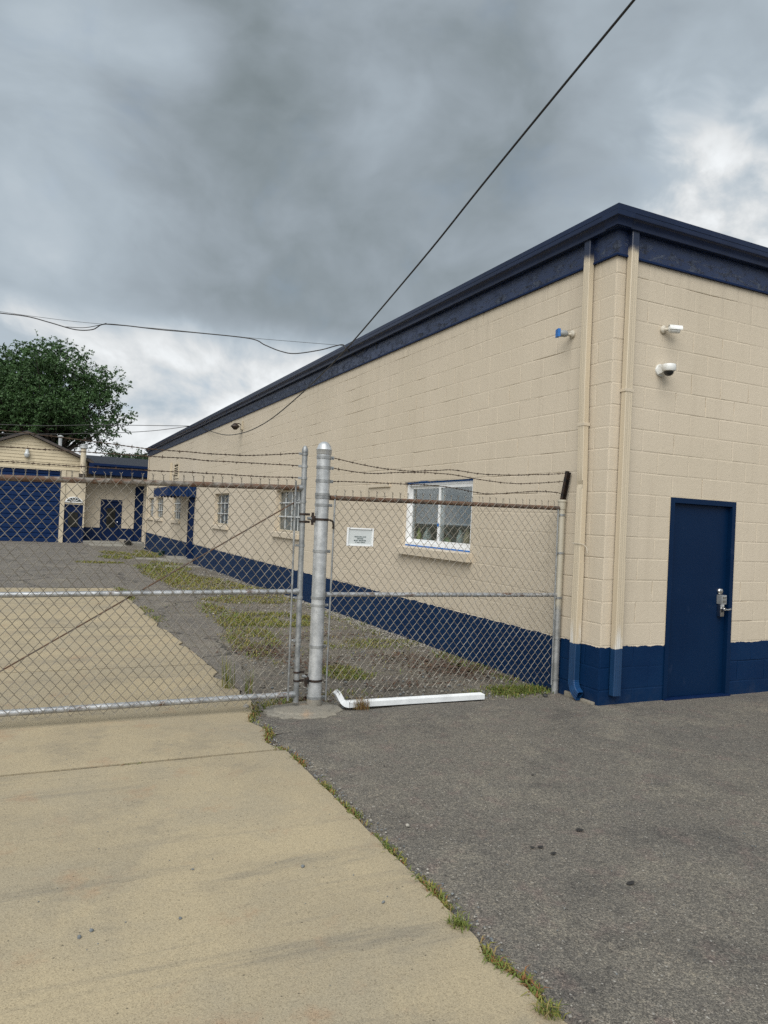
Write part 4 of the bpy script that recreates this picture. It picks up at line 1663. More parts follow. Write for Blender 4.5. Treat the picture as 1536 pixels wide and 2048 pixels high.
# concrete footing of the thick post
b = MB()
n = 72
vs, fs = [(-2.60, .55, .040)], []
lev = ((.45, .040, 0), (.74, .033, .3), (.80, .020, .5), (.97, .016, 1), (1.0, .010, 1), (1.02, -.04, 1))
for sc_, z, jag in lev:
    for j in range(n):
        a = 2 * math.pi * j / n
        ca, sa = math.cos(a), math.sin(a)
        rr_ = 1 + .16 * noise.noise(Vector((ca * 1.3, sa * 1.3, 3.3))) + jag * (.13 * noise.noise(Vector((ca * 5, sa * 5, 1.3))) + .03 * noise.noise(Vector((ca * 14, sa * 14, 2.3))))
        vs.append((-2.65 + .345 * sc_ * rr_ * ca, .54 + .25 * sc_ * rr_ * sa, z + .004 * noise.noise(Vector((ca * 6 * sc_, sa * 6 * sc_, 8)))))
fs = [(0, 1 + j, 1 + (j + 1) % n) for j in range(n)]
for lv in range(len(lev) - 1):
    for j in range(n):
        a, c = 1 + lv * n + j, 1 + lv * n + (j + 1) % n
        fs.append((a, c, c + n, a + n))
b.add(vs, fs)
tag(b.build('post_footing', M['conc2'], smooth=25), 'cracked round concrete footing at the base of the thick gate post', 'footing')

# loose white downspout lying by the fence
U_, N_ = None, None
b = MB()
prw = []
for i in range(13):
    prw.append((-.036 + .072 * i / 12, .050 - .0045 * (i % 3 == 1)))
prw = [(-.038, .003), (-.0385, .046)] + prw + [(.0385, .046), (.038, .003)]
P0, P1 = Vector((-.925, .50, .006)), Vector((-2.25, .55, .004))
ax_ = (P1 - P0).normalized()
Uv = Vector((0, 0, 1)).cross(ax_).normalized()
Nv = Vector((0, 0, 1))
pipe(b, [ring(P0, Uv, Nv, prw), ring(P0.lerp(P1, .5), Uv, Nv, prw), ring(P1, Uv, Nv, prw)])
loose = b.build('loose_downspout', M['whitemetal'], None, smooth=30)
tag(loose, 'white downspout length lying on the ground along the fence', 'downspout')
b = MB()
rr_ = []
for i in range(10):
    t = i / 9
    a = t * math.radians(62)
    Rr = .10
    c_ = P1 + ax_ * (Rr * math.sin(a)) + Vector((0, .25, 1)).normalized() * (Rr * (1 - math.cos(a)))
    T = ax_ * math.cos(a) + Vector((0, .25, 1)).normalized() * math.sin(a)
    Nn = Vector((0, .25, 1)).normalized() * math.cos(a) - ax_ * math.sin(a)
    wg = 1.04 if i % 2 else 1
    rr_.append([c_ + Uv * u * wg + Nn * n_ * wg for u, n_ in prw])
c_last, T_last = c_, T
rr_.append([v + T * .075 for v in rr_[-1]])
pipe(b, rr_)
b.build('elbow', M['whitemetal'], loose, smooth=30)

# ================================================================== garage and office behind
GY = 36.0
gz = -.32
gar = empty('garage', (-5.36, GY, gz), 'cream gabled garage with wide navy overhead door', 'garage')
gxl, gxr, apex = -8.25, -2.49, -5.36
b = MB()
for a0, a1, z0, z1 in cut([(gxl, gxr, gz - .2, 3.75)], [(-7.05, -3.68, gz - .3, 3.45), (-3.50, -2.56, gz - .3, 1.70)]):
    b.box((a0, GY, z0), (a1, GY + .2, z1))
b.box((gxr - .2, GY + .2, gz - .2), (gxr, GY + 9, 3.72))
b.box((gxl, GY + .2, gz - .2), (gxl + .2, GY + 9, 3.72))
gw = b.build('wall', M['trimtan'], gar)
# lap siding on gable
b = MB()
z = 3.46
while z < 5.1:
    zt_ = min(z + .165, 5.12)
    def half(zz):
        return min(2.88, max(0.02, (5.16 - zz) / .415))
    h0, h1 = half(z), half(zt_)
    if z < 3.76:
        h0 = h1 = 2.88
    b.add([(apex - h0, GY - .040, z), (apex + h0, GY - .040, z), (apex + h1, GY - .015, zt_), (apex - h1, GY - .015, zt_), (apex - h0, GY - .010, z), (apex + h0, GY - .010, z)], [(0, 1, 2, 3), (4, 5, 1, 0)])
    z += .165
b.build('siding', M['siding'], gar)
b = MB()
for s in (-1, 1):
    e = apex + s * 3.16
    ze = 5.19 - .415 * 3.16
    poly = [(apex, 5.19), (apex, 5.33), (e, ze + .13), (e, ze)]
    b.prism(poly, 1, GY - .28, GY + 9.2)
grf = b.build('roof', M['roof'], gar)
b = MB()
for s in (-1, 1):
    e = apex + s * 3.18
    ze = 5.19 - .415 * 3.18
    b.prism([(apex, 5.18), (apex, 5.30), (e, ze + .12), (e, ze - .01)], 1, GY - .31, GY - .282)
b.build('bargeboard', M['brown'], grf)
# overhead door, one object per panel section
dr = MB().box((-7.12, GY - .03, 3.40), (-3.61, GY - .002, 3.50)).box((-7.13, GY - .03, gz), (-7.05, GY - .002, 3.40)).box((-3.68, GY - .045, gz), (-3.47, GY - .002, 3.44)).build('overhead_door', M['trimtan'], gar)
npan = 16
for i in range(npan):
    z0 = gz + (3.42 - gz) * i / npan
    z1 = gz + (3.42 - gz) * (i + 1) / npan
    b = MB()
    b.prism([(GY + .06, z0 + .004), (GY + .03, z0 + .03), (GY + .03, z1 - .03), (GY + .06, z1 - .004), (GY + .09, z1), (GY + .09, z0)], 0, -7.05, -3.68)
    b.build('door_panel', M['awning'] if i != npan - 1 else M['navy'], dr)
# personnel door with fanlight
b = MB()
b.box((-3.50, GY + .02, gz), (-3.42, GY + .12, 1.70)).box((-2.64, GY + .02, gz), (-2.56, GY + .12, 1.70)).box((-3.42, GY + .02, 1.62), (-2.64, GY + .12, 1.70))
pd = b.build('garage_door', M['navy'], gar)
MB().box((-3.42, GY + .06, gz), (-2.64, GY + .10, 1.62)).build('door_leaf', M['navy'], pd)
MB().box((-3.27, GY + .035, .53), (-2.79, GY + .06, 1.30)).build('pane', M['darkpane'], pd)
b = MB()
n = 14
vs, fs = [], []
for i in range(n + 1):
    a = math.pi * i / n
    for r_ in (1.0, .82):
        for yy_ in (GY - .05, GY - .002):
            vs.append((-3.02 + .42 * r_ * math.cos(a), yy_, 1.83 + .27 * r_ * math.sin(a)))
for i in range(n):
    o = i * 4
    fs += [(o, o + 2, o + 6, o + 4), (o + 1, o + 3, o + 7, o + 5), (o, o + 1, o + 5, o + 4), (o + 2, o + 3, o + 7, o + 6)]
b.add(vs, fs)
b.box((-3.46, GY - .05, 1.80), (-2.58, GY - .004, 1.845))
for a in (40, 75, 105, 140):
    a = math.radians(a)
    b.tube([(-3.02 + .06 * math.cos(a), GY - .03, 1.84 + .05 * math.sin(a)), (-3.02 + .38 * math.cos(a), GY - .03, 1.83 + .25 * math.sin(a))], .014, 6)
fan = b.build('fanlight', M['white'], pd)
b = MB()
vs = [(-3.02, GY - .008, 1.84)] + [(-3.02 + .36 * math.cos(math.pi * i / n), GY - .008, 1.83 + .23 * math.sin(math.pi * i / n)) for i in range(n + 1)]
b.add(vs, [(0, i + 1, i + 2) for i in range(n)])
b.build('pane', M['dirty'], fan)
# navy base on the garage front and the lamp on the gable
MB().box((-2.56, GY - .008, gz), (gxr + .006, GY - .001, .50)).build('painted_base', M['navy'], gar)
b = MB()
b.lathe((-5.33, GY - .16, 4.16), [(.06, .20), (.075, .16), (.10, .02), (.14, -.02), (.12, -.12), (.06, -.20), (.02, -.22)], 14)
b.box((-5.40, GY - .16, 4.25), (-5.26, GY - .03, 4.38))
gl = b.build('gable_lamp', M['bars'], None, smooth=35)
tag(gl, 'pale floodlight on the cream garage gable', 'lamp')
# flue pipes
b = MB()
b.tube([(-2.70, GY - .42, 3.30), (-2.70, GY - .42, 4.62)], .135, 16)
fl = b.build('vent_pipe', M['trimtan'])
tag(fl, 'tall cream vent pipe with pale cap at the garage corner', 'pipe')
MB().lathe((-2.70, GY - .42, 4.60), [(.15, 0), (.21, .03), (.21, .10), (.17, .12), (.17, .15), (.20, .16), (.20, .20), (.05, .24)], 16).build('vent_cap', M['pipecap'], fl, smooth=35)
MB().box((-2.86, GY - .50, 3.16), (-2.58, GY - .02, 3.32)).build('meter_box', M['brown'], fl)
b = MB()
b.tube([(-3.80, GY + 1.2, 4.5), (-3.80, GY + 1.2, 5.22)], .09, 12)
fl2 = b.build('roof_flue', M['pipecap'])
tag(fl2, 'short zinc flue on the garage roof under the tree', 'flue')
MB().lathe((-3.80, GY + 1.2, 5.20), [(.09, 0), (.15, .03), (.15, .10), (.04, .15)], 12).build('vent_cap', M['pipecap'], fl2, smooth=35)

# office annex, set back under a low roof
off = empty('office_annex', (-1, 36.9, -.3), 'low tan annex with navy door and deep navy eave beside the garage', 'building')
OY = 36.95
b = MB()
for a0, a1, z0, z1 in cut([(gxr + .003, 5.0, -.5, 3.4)], [(-1.64, -.55, -.5, 2.06), (.10, .56, -.5, 2.9)]):
    b.box((a0, OY, z0), (a1, OY + .2, z1))
b.build('wall', M['tan'], off)
b = MB()
for a0, a1 in ((gxr + .01, -1.64), (-.55, .10)):
    b.box((a0, OY - .012, -.4), (a1, OY - .001, .52))
b.build('painted_base', M['navy'], off)
b = MB()
b.box((-1.64, OY - .02, -.25), (-1.52, OY + .12, 2.06)).box((-.67, OY - .02, -.25), (-.55, OY + .12, 2.06)).box((-1.52, OY - .02, 1.94), (-.67, OY + .12, 2.06))
od = b.build('office_door', M['navy'], off)
MB().box((-1.52, OY + .03, -.25), (-.67, OY + .07, 1.94)).build('door_leaf', M['navy'], od)
MB().box((-1.32, OY + .01, .55), (-.87, OY + .03, 1.60)).build('pane', M['darkpane'], od)
MB().lathe((-.75, OY + .03, .85), [(.035, 0), (.035, -.05), (.01, -.06)], 12, axis='Y').build('door_knob', M['chrome'], od)
MB().box((.10, OY + .05, -.3), (.56, OY + .1, 2.9)).build('side_panel', M['navy'], off)
b = MB()
b.prism([(35.55, 3.62), (35.55, 3.86), (40.5, 4.62), (40.5, 4.46)], 0, -2.30, 5.2)
orf = b.build('roof', M['roof'], off)
b = MB()
b.box((-2.41, 35.50, 3.34), (5.2, 35.545, 3.90))
b.box((-2.18, 35.40, 3.78), (5.2, 35.498, 3.90))
b.box((-2.30, 35.545, 3.30), (5.2, OY - .01, 3.36))
b.build('eave', M['navy'], orf)
b = MB()
b.prism([(35.56, 3.30), (35.56, 3.85), (36.6, 3.95), (36.6, 3.30)], 0, -2.40, -2.303)
b.box((-2.489, 36.02, 3.28), (-2.302, 37.2, 4.15))
b.build('eave_end', M['brown'], orf)
# bits near the office door
b = MB()
b.box((-.75, 35.35, -.17), (-.42, 35.75, -.02), bev=.01)
tag(b.build('wooden_crate', M['wood']), 'small pale wooden block by the far office door', 'block')
b = MB()
b.box((-.55, 34.75, -.20), (-.20, 35.15, -.06), bev=.02)
tag(b.build('rubber_stop', M['black']), 'low black rubber wheel stop by the far office door', 'wheel stop')
b = MB()
b.lathe((-.36, 23.6, -.14), [(.10, 0), (.13, .18), (.14, .20), (.12, .20)], 14)
tag(b.build('plant_pot', M['pot'], smooth=35), 'dark green plastic pot against the long wall', 'pot')

# ================================================================== trees
def leaf_mesh(name, centers, m_, per, spread, size, parent, droop=.25):
    vs = np.zeros((0, 3))
    out_v, out_f = [], []
    base = 0
    for (c, s) in centers:
        n = int(per * s * s)
        # sprays: many short twigs inside each clump
        k_ = max(4, n // 14)
        tw = rng.normal(0, 1, (k_, 3)) * np.array([spread, spread, spread * .55]) * s + np.array(c)
        d_ = tw - np.array(c)
        d_ = d_ / (np.linalg.norm(d_, axis=1, keepdims=True) + 1e-6) + rng.normal(0, .35, (k_, 3))
        d_[:, 2] -= droop
        d_ /= np.linalg.norm(d_, axis=1, keepdims=True)
        idx = rng.integers(0, k_, n)
        t = rng.uniform(0, 1, (n, 1))
        p = tw[idx] + d_[idx] * t * size * 3.0 + rng.normal(0, size * .30, (n, 3))
        a = d_[idx] + rng.normal(0, .6, (n, 3))
        a /= np.linalg.norm(a, axis=1, keepdims=True)
        bvec = np.cross(a, rng.normal(0, 1, (n, 3)))
        bvec /= np.linalg.norm(bvec, axis=1, keepdims=True)
        L = size * rng.uniform(.65, 1.25, (n, 1))
        q = np.stack([p - a * L * .5, p + bvec * L * .30, p + a * L * .5, p - bvec * L * .30], 1).reshape(-1, 3)
        out_v.append(q)
        f_ = (np.arange(n)[:, None] * 4 + np.arange(4)[None]) + base
        out_f.append(f_)
        base += n * 4
    V = np.concatenate(out_v)
    Fc = np.concatenate(out_f)
    me = bpy.data.meshes.new(name)
    me.from_pydata(V.tolist(), [], Fc.tolist())
    me.materials.append(m_)
    return link(name, me, parent)


def make_tree(base, trunk_h, centre, rad, ncl, per, spread, size, label, m_, group, extra=(), trunk_r=.35, seed=1):
    rr = random.Random(seed)
    base, centre = Vector(base), Vector(centre)
    t = empty('tree', base, label, 'tree', group)
    cl = []
    tries = 0
    while len(cl) < ncl and tries < 5000:
        tries += 1
        v = Vector((rr.uniform(-1, 1), rr.uniform(-1, 1), rr.uniform(-1, 1)))
        L = v.length
        if L > 1 or L < .30:
            continue
        lump = .86 + .22 * noise.noise(v.normalized() * 2.1 + Vector((seed, 0, 0)))
        if v.z < -.5 and rr.random() < .5:
            continue
        p = centre + Vector((v.x * rad[0], v.y * rad[1], v.z * rad[2])) * lump
        cl.append((p, rr.uniform(.7, 1.2)))
    cl += [(Vector(p), s) for p, s in extra]
    leaf_mesh('crown', [((p.x, p.y, p.z), s) for p, s in cl], m_, per, spread, size, t)
    b = MB()
    fork = base + Vector((0, 0, trunk_h))
    b.tube([base - Vector((0, 0, .3)), base + Vector((.05, 0, trunk_h * .5)), fork], trunk_r, 12, rs=[trunk_r * 1.25, trunk_r, trunk_r * .8])
    for p, s in cl:
        if rr.random() < .75:
            mid = fork.lerp(p, .5) + Vector((rr.uniform(-.4, .4), rr.uniform(-.4, .4), rr.uniform(.0, .6)))
            b.tube([fork - Vector((0, 0, rr.uniform(0, .6))), fork.lerp(mid, .5) + Vector((rr.uniform(-.2, .2), 0, .1)), mid, p], .1, 6,
                   rs=[trunk_r * rr.uniform(.28, .5), trunk_r * .25, trunk_r * .15, trunk_r * .04])
    b.build('trunk', M['bark'], t, smooth=50)
    return t


make_tree((-4.4, 50, -.3), 4.6, (-5.3, 50, 8.7), (5.9, 4.4, 4.1), 122, 1000, .60, .15,
          'large leafy tree rising behind the cream garage', M['leaf'], None,
          extra=[((-6.2, 50, 5.7), .8), ((-3.3, 50, 5.9), .7), ((-4.7, 50, 5.5), .8), ((-7.6, 50, 6.1), .9), ((-2.3, 50, 6.4), .7), ((.35, 49.4, 8.2), .7), ((-.3, 49.2, 8.8), .8), ((.1, 49.6, 7.5), .6), ((-.7, 49.0, 7.0), .7), ((-.6, 49.3, 10.0), .8), ((-1.2, 50, 6.2), .6), ((-1.6, 49.5, 11.0), .7), ((-.4, 50, 6.0), .5), ((-3.4, 50, 12.6), .6), ((-.9, 49.4, 9.4), .6), ((.55, 49.4, 8.0), .45), ((-5.6, 50, 12.4), .6), ((-4.4, 50, 12.75), .6), ((-2.5, 50, 12.2), .6), ((-7.2, 50, 11.6), .7)], trunk_r=.42, seed=4)
for i, (x, z, r_, lab) in enumerate(((2.45, 6.35, 1.0, 'small far treetop above the annex roof, left of its neighbours'), (3.75, 6.5, 1.2, 'small far treetop above the middle of the annex roof'), (5.5, 6.75, 1.2, 'small far treetop touching the far corner of the block building'))):
    make_tree((x, 75 + i, -.3), 3.6, (x, 75 + i, z), (r_ * .95, r_, 1.35), 16, 230, .36, .24, lab, M['leaffar'], 'treetops behind the annex', trunk_r=.2, seed=20 + i)

# ================================================================== cables
def cable(name, pts, r_, label, sub=8):
    b = MB().tube(catmull(pts, sub), r_, 7)
    o = b.build(name, M['cable'], None, smooth=True)
    tag(o, label, 'cable', 'overhead cables')
    return o


W1 = [(-1.1, -6.5, 6.95), (-1.0, -3.6, 6.19), (-0.928, -1.657, 5.708), (-0.901, -1.044, 5.561), (-0.856, -0.02, 5.325), (-0.805, 1.148, 5.045), (-0.756, 2.253, 4.765), (-0.681, 3.981, 4.38), (-0.639, 4.931, 4.185), (-0.596, 5.9, 4.02),
      (-0.537, 7.255, 3.83), (-0.458, 9.044, 3.64), (-0.396, 10.46, 3.565), (-0.324, 12.114, 3.57), (-0.232, 14.21, 3.70), (-0.13, 16.4, 3.98), (-0.03, 18.8, 4.363)]
cable('overhead_cable', W1, .0105, 'black cable slanting down from the top of the picture to the long wall')
W2 = [(-12, 12.8, 6.2), (-8.5, 10.85, 5.32), (-5.789, 9.357, 4.944), (-5.471, 9.181, 4.903), (-5.035, 8.942, 4.857), (-4.678, 8.745, 4.765), (-4.282, 8.528, 4.658), (-4.01, 8.378, 4.668), (-3.844, 8.287, 4.765), (-3.51, 8.103, 4.756), (-2.969, 7.805, 4.705),
      (-2.354, 7.467, 4.669), (-1.59, 7.047, 4.603), (-1.359, 6.92, 4.501), (-1.128, 6.793, 4.407), (-.901, 6.668, 4.373), (-.529, 6.464, 4.447), (-.308, 6.342, 4.524), (-.20, 6.26, 4.545), (-.165, 6.20, 4.48), (-.03, 6.17, 4.36)]
c2 = cable('service_cable', W2, .0095, 'thick sagging service cable strung to the eave from the left')
cable('messenger_wire', [(-12, 12.8, 6.25), (-8.5, 10.85, 5.40), (-5.789, 9.357, 4.975), (-4.681, 8.747, 4.835), (-3.976, 8.359, 4.775), (-2.891, 7.763, 4.715), (-1.59, 7.047, 4.615), (-.159, 6.26, 4.535)], .0035, 'thin support wire beside the thick service cable')
MB().tube(catmull([(-4.45, 8.62, 4.70), (-4.15, 8.46, 4.695), (-3.92, 8.33, 4.745), (-3.80, 8.26, 4.785)], 6), .006, 6).build('splice_loop', M['cable'], c2, smooth=True)
MB().tube(catmull([(-.03, 6.17, 4.37), (-.06, 6.0, 4.33), (-.05, 5.7, 4.36), (-.05, 5.45, 4.42), (-.035, 5.25, 4.38), (-.03, 5.25, 4.30)], 6), .006, 6).build('drip_loop', M['cable'], c2, smooth=True)
cable('far_cable', [(-14, 21.9, 3.9), (-5.924, 21.087, 4.10), (-2.975, 20.792, 4.35), (-.12, 20.49, 4.57)], .010, 'straight thin cable crossing in front of the tree to the eave')
cable('far_cable', [(-14, 21.9, 3.3), (-5.9, 21.08, 3.80), (-2.885, 20.783, 4.088), (-1.392, 20.634, 4.286), (-.12, 20.5, 4.56)], .010, 'lower thin cable sagging below its neighbour in front of the tree')

# ================================================================== gravel, grass, litter
def in_ell(x, y, e):
    return ((x - e[0]) / e[2]) ** 2 + ((y - e[1]) / e[3]) ** 2


def blade(b, x, y, z, h, w_, lean, az, mi):
    dx_, dy_ = math.cos(az), math.sin(az)
    px, py = -dy_ * w_ / 2, dx_ * w_ / 2
    m_x, m_y = x + dx_ * lean * h * .35, y + dy_ * lean * h * .35
    t_x, t_y = x + dx_ * lean * h, y + dy_ * lean * h
    zt_ = z + h * max(.12, 1 - .45 * lean)
    zm = z + h * .55
    b.add([(x - px, y - py, z - .006), (x + px, y + py, z - .006), (m_x + px * .8, m_y + py * .8, zm), (m_x - px * .8, m_y - py * .8, zm), (t_x, t_y, zt_)], [(0, 1, 2, 3), (3, 2, 4)], mi)


GM = [M['grass_g'], M['grass_o'], M['grass_d'], M['weed_red']]
# patches: cx, cy, rx, ry, count, height, weights(green, olive, dry)
patches = [(-1.35, 5.7, .75, .75, 2600, .075, (.35, .55, .1)), (-1.0, 8.3, .9, .6, 1500, .06, (.2, .55, .25)), (-2.0, 5.6, .28, 2.2, 2200, .07, (.3, .5, .2)), (-2.35, 3.4, .17, 1.1, 700, .06, (.3, .45, .25)),
           (-1.72, 1.85, .30, .32, 900, .07, (.55, .35, .1)), (-.45, .72, .45, .18, 1300, .06, (.7, .25, .05)), (-.75, 3.45, .75, .30, 900, .05, (.4, .45, .15)), (-.15, 1.9, .16, .9, 500, .05, (.7, .2, .1)),
           (-.2, 5.5, .18, 2.0, 500, .05, (.5, .3, .2)), (-1.15, 11.6, .85, 2.6, 3600, .085, (.2, .6, .2)), (-1.55, 14.2, .65, 2.4, 2600, .09, (.3, .55, .15)), (-.35, 10.0, .35, 1.5, 700, .07, (.3, .4, .3)),
           (-1.3, 17.0, .8, 1.5, 1500, .09, (.45, .45, .1)), (-.9, 19.1, .5, 1.0, 500, .08, (.4, .4, .2)), (-2.9, 18.7, .7, .35, 900, .09, (.3, .55, .15)), (-2.2, 21.6, .6, 1.0, 1000, .10, (.45, .45, .1)),
           (-1.0, 23.6, .6, 1.6, 900, .10, (.3, .55, .15)), (-.5, 27, .4, 2.5, 600, .10, (.3, .5, .2)), (-1.9, 25.5, .5, 2.0, 700, .10, (.35, .5, .15)), (-3.15, 9.4, .12, 1.3, 700, .07, (.45, .4, .15)), (-3.08, 6.3, .07, 1.2, 450, .06, (.45, .4, .15)),
           (-2.75, .78, .22, .14, 350, .05, (.5, .3, .2)), (-2.3, 1.0, .5, .2, 220, .045, (.5, .3, .2)), (-1.0, 2.6, 1.0, 1.0, 260, .04, (.4, .4, .2)), (-1.6, 7, 1.2, 1.6, 300, .05, (.3, .4, .3)), (-1.2, 4.4, 1.1, .6, 220, .05, (.3, .4, .3))]
gr = MB()
for cx_, cy_, rx, ry, cnt, hh, wts in patches:
    for _ in range(int(cnt * 1.7)):
        a, q = random.uniform(0, 6.283), math.sqrt(random.random())
        if noise.noise(Vector((cx_ + rx * q * math.cos(a), cy_ + ry * q * math.sin(a), 0)) * 3.1) < -.18 * random.random() * 2:
            continue
        x, y = cx_ + rx * q * math.cos(a) + random.gauss(0, .04), cy_ + ry * q * math.sin(a) + random.gauss(0, .05)
        if x > -.02:
            continue
        mi = random.choices((0, 1, 2), wts)[0]
        far = 1 + min(1.2, y / 16)
        blade(gr, x, y, ground_h(y), hh * random.choice((.25, .3, .4, .5, .9)) * random.uniform(.7, 1.2), random.uniform(.005, .010) * far, random.uniform(.7, 1.6), random.uniform(0, 6.283), mi)
tag(gr.build('grass', GM), 'patchy olive grass growing through the gravel along the wall', 'grass', kind='stuff')

# seam weeds between drive and lot, and in the drive joint
sw = MB()
seam = [(-3.05, .55, .05, .25, 260, .045), (-2.99, .0, .04, .22, 240, .05), (-3.06, -.62, .03, .12, 160, .04), (-3.095, -1.13, .025, .10, 170, .035), (-3.10, -1.5, .028, .14, 220, .035), (-3.115, -1.98, .025, .16, 200, .035),
        (-3.13, -2.42, .028, .13, 300, .04), (-3.12, -2.97, .028, .10, 260, .045), (-3.11, -3.12, .025, .07, 160, .04), (-3.14, -.37, .05, .035, 130, .035), (-4.1, -.41, .05, .012, 30, .04), (-3.45, -.40, .12, .01, 40, .02), (-4.75, -.415, .08, .012, 30, .02)]
for cx_, cy_, rx, ry, cnt, hh in seam:
    red = random.random()
    for _ in range(cnt):
        x, y = random.gauss(0, .5) * rx, random.gauss(cy_, ry * .55)
        x = (cx_edge(y) + .018 + x) if cx_ > -3.2 and cx_ != -3.14 else cx_ + x
        mi = random.choices((0, 1, 2, 3), (.42, .33, .12, .13 + .25 * (red > .6)))[0]
        blade(sw, x, y, .0, hh * random.choice((.3, .4, .5, .6, 1.0)) * random.uniform(.7, 1.15), random.uniform(.004, .009), random.uniform(.6, 1.8), random.uniform(0, 6.283), mi)
tag(sw.build('seam_weeds', GM), 'low weeds growing in the seam between concrete and asphalt', 'weeds', kind='stuff')


def tuft(x, y, n, h, spread, wts, label, wid=(.003, .006), lean=(.3, 1.3)):
    b = MB()
    for _ in range(n):
        blade(b, x + random.gauss(0, spread), y + random.gauss(0, spread), .004, h * random.uniform(.45, 1.15), random.uniform(*wid), random.uniform(*lean), random.uniform(0, 6.283), random.choices((0, 1, 2, 3), wts)[0])
    tag(b.build('weed_tuft', GM), label, 'weed', 'weed tufts')


tuft(-3.13, -3.255, 110, .058, .016, (.45, .45, .1, 0), 'spiky yellow-green weed tuft at the bottom edge of the picture')
tuft(-3.135, -2.70, 120, .056, .020, (.75, .2, .05, 0), 'spiky green weed tuft spreading over the concrete edge')
tuft(-2.15, .50, 260, .11, .035, (.05, .1, .35, .5), 'bushy russet weed in front of the white downspout', (.0018, .0035), (.2, 1.0))
tuft(-3.08, 1.42, 60, .34, .03, (.6, .35, .05, 0), 'tall thin green weed standing behind the gate', (.003, .006), (.05, .35))
tuft(-2.93, 1.25, 40, .24, .025, (.6, .35, .05, 0), 'shorter green weed behind the gate beside the tall one', (.003, .006), (.05, .35))


def rock(b, x, y, z, s, mi=0, flat=.6, rr=random):
    base = [(0, 0, 1), (.9, 0, .3), (.28, .85, .3), (-.73, .53, .25), (-.73, -.53, .3), (.28, -.85, .25), (.7, .5, -.5), (-.3, .8, -.5), (-.85, 0, -.5), (-.3, -.8, -.5), (.7, -.5, -.5)]
    a = rr.uniform(0, 6.28)
    ca, sa = math.cos(a), math.sin(a)
    sx_, sy_ = rr.uniform(.7, 1.2), rr.uniform(.6, 1)
    vs = []
    for p in base:
        k_ = rr.uniform(.8, 1.15)
        u, v = p[0] * sx_ * k_, p[1] * sy_ * k_
        vs.append((x + s * (u * ca - v * sa), y + s * (u * sa + v * ca), z + s * flat * p[2] * k_))
    fs = [(0, 1, 2), (0, 2, 3), (0, 3, 4), (0, 4, 5), (0, 5, 1), (1, 6, 2), (2, 7, 3), (3, 8, 4), (4, 9, 5), (5, 10, 1), (6, 7, 2), (7, 8, 3), (8, 9, 4), (9, 10, 5), (10, 6, 1), (6, 10, 9, 8, 7)]
    b.add(vs, fs, mi)


gv = MB()
for _ in range(6500):
    y = .55 + (random.random() ** 1.8) * 17
    x = random.uniform(axs_edge(y) - .02 if y > 2.2 else -2.9, -.02)
    if noise.noise(Vector((x * 1.8, y * 1.8, 4))) < -.15 and random.random() < .7:
        continue
    nearwall = x > -.35 and y > 3.0
    if not nearwall and random.random() < .35:
        continue
    s = random.choice((.006, .008, .010, .013, .018)) * (1 if y < 6 else 1.5)
    rock(gv, x, y, ground_h(y) - .006 + s * .2, s, random.choices((0, 1, 2), (.40 + .4 * nearwall, .30, .30))[0])
for _ in range(900):   # pale stones washed against the wall
    y = random.uniform(2.6, 9.0)
    x = -abs(random.gauss(0, .16)) - .02
    rock(gv, x, y, ground_h(y) - .002, random.uniform(.008, .018), 0)
tag(gv.build('gravel', [M['stone'], M['bluestone'], M['dirt']]), 'loose gravel stones scattered between the grass and the wall', 'gravel', kind='stuff')

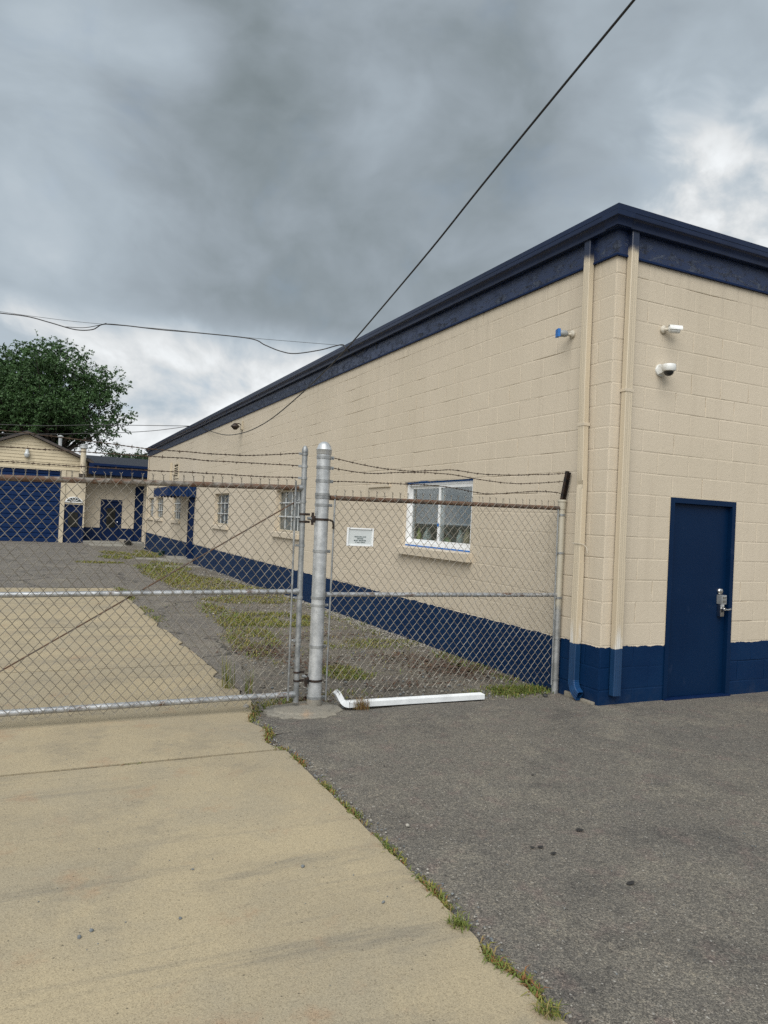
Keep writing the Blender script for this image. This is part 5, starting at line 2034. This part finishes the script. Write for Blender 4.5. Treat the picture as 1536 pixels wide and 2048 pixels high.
lt = MB()
for cx_, cy_, rx, ry, cnt in [(-2.2, 3.2, .35, .55, 420), (-.45, 1.75, .55, .55, 800), (-1.9, 2.3, .4, .35, 260), (-1.2, 4.1, .8, .3, 200), (-.75, 2.5, .6, .4, 300), (-2.5, .9, .25, .15, 80), (-1.3, 1.2, .6, .25, 120)]:
    for _ in range(cnt):
        x, y = random.gauss(cx_, rx * .5), random.gauss(cy_, ry * .5)
        if x > -.02 or y < .6:
            continue
        s = random.uniform(.010, .028)
        a = random.uniform(0, 6.28)
        u = Vector((math.cos(a), math.sin(a), random.uniform(-.5, .5))) * s
        v = Vector((-math.sin(a), math.cos(a), random.uniform(-.5, .5))) * s * .6
        p = Vector((x, y, ground_h(y) + .006 + random.uniform(0, .015)))
        lt.add([p - u, p + v, p + u, p - v], [(0, 1, 2, 3)])
tag(lt.build('leaf_litter', M['litter']), 'dark brown dead leaves lying in the gravel behind the fence', 'leaf litter', kind='stuff')

# fine grit on the lot and the drive
gt = MB()
for _ in range(900):
    x, y = random.uniform(-3.05, 3.0), random.uniform(-3.6, .45)
    if y > -.05 and x > -.05:
        continue
    s = random.choice((.0025, .003, .004, .005))
    rock(gt, x, y, .008 + s * .2, s, random.choices((0, 1), (.6, .4))[0])
for _ in range(260):
    x, y = random.uniform(-6.5, -3.15), random.uniform(-3.4, 3.0)
    s = random.choice((.002, .0025, .003, .004))
    rock(gt, x, y, .019 + s * .2, s, random.choices((0, 1), (.3, .7))[0])
for _ in range(420):
    y = random.uniform(-3.5, .5)
    s = random.choice((.004, .006, .008))
    rock(gt, cx_edge(y) + random.gauss(.05, .03), y, .0 + s * .2, s, random.choices((0, 1), (.5, .5))[0])
tag(gt.build('grit', [M['stone'], M['bluestone']]), 'fine grit strewn over the asphalt and concrete', 'grit', kind='stuff')

# individual pebbles
for x, y, s, m_, lab in [(-3.556, -2.045, .012, 'bluestone', 'grey pebble on the concrete midway along its right half'),
                         (-4.504, -2.285, .013, 'bluestone', 'dark pebble at lower left of the concrete, larger of a close pair'),
                         (-4.46, -2.255, .010, 'bluestone', 'small dark pebble at lower left, next to a larger one'),
                         (-4.141, -2.284, .008, 'bluestone', 'tiny dark pebble alone between the pair and the asphalt'),
                         (-3.346, -2.453, .010, 'bluestone', 'flat dark pebble on the concrete near the asphalt seam'),
                         (-4.021, -1.906, .007, 'bluestone', 'tiny dark crumb in the middle of the concrete slab'),
                         (-3.09, .72, .030, 'stone', 'pale rounded stone on the concrete under the gate'),
                         (-2.885, -1.784, .014, 'stone', 'small pale flake of stone lying on the asphalt near the seam'),
                         (-.27, .42, .035, 'tar', 'black asphalt lump at the foot of the fence by the downspout')]:
    b = MB()
    z = .020 if x < -3.05 else .010
    rock(b, x, y, z + s * .25, s, 0, .6)
    tag(b.build('pebble', M[m_], smooth=60), lab, 'pebble', 'loose pebbles')
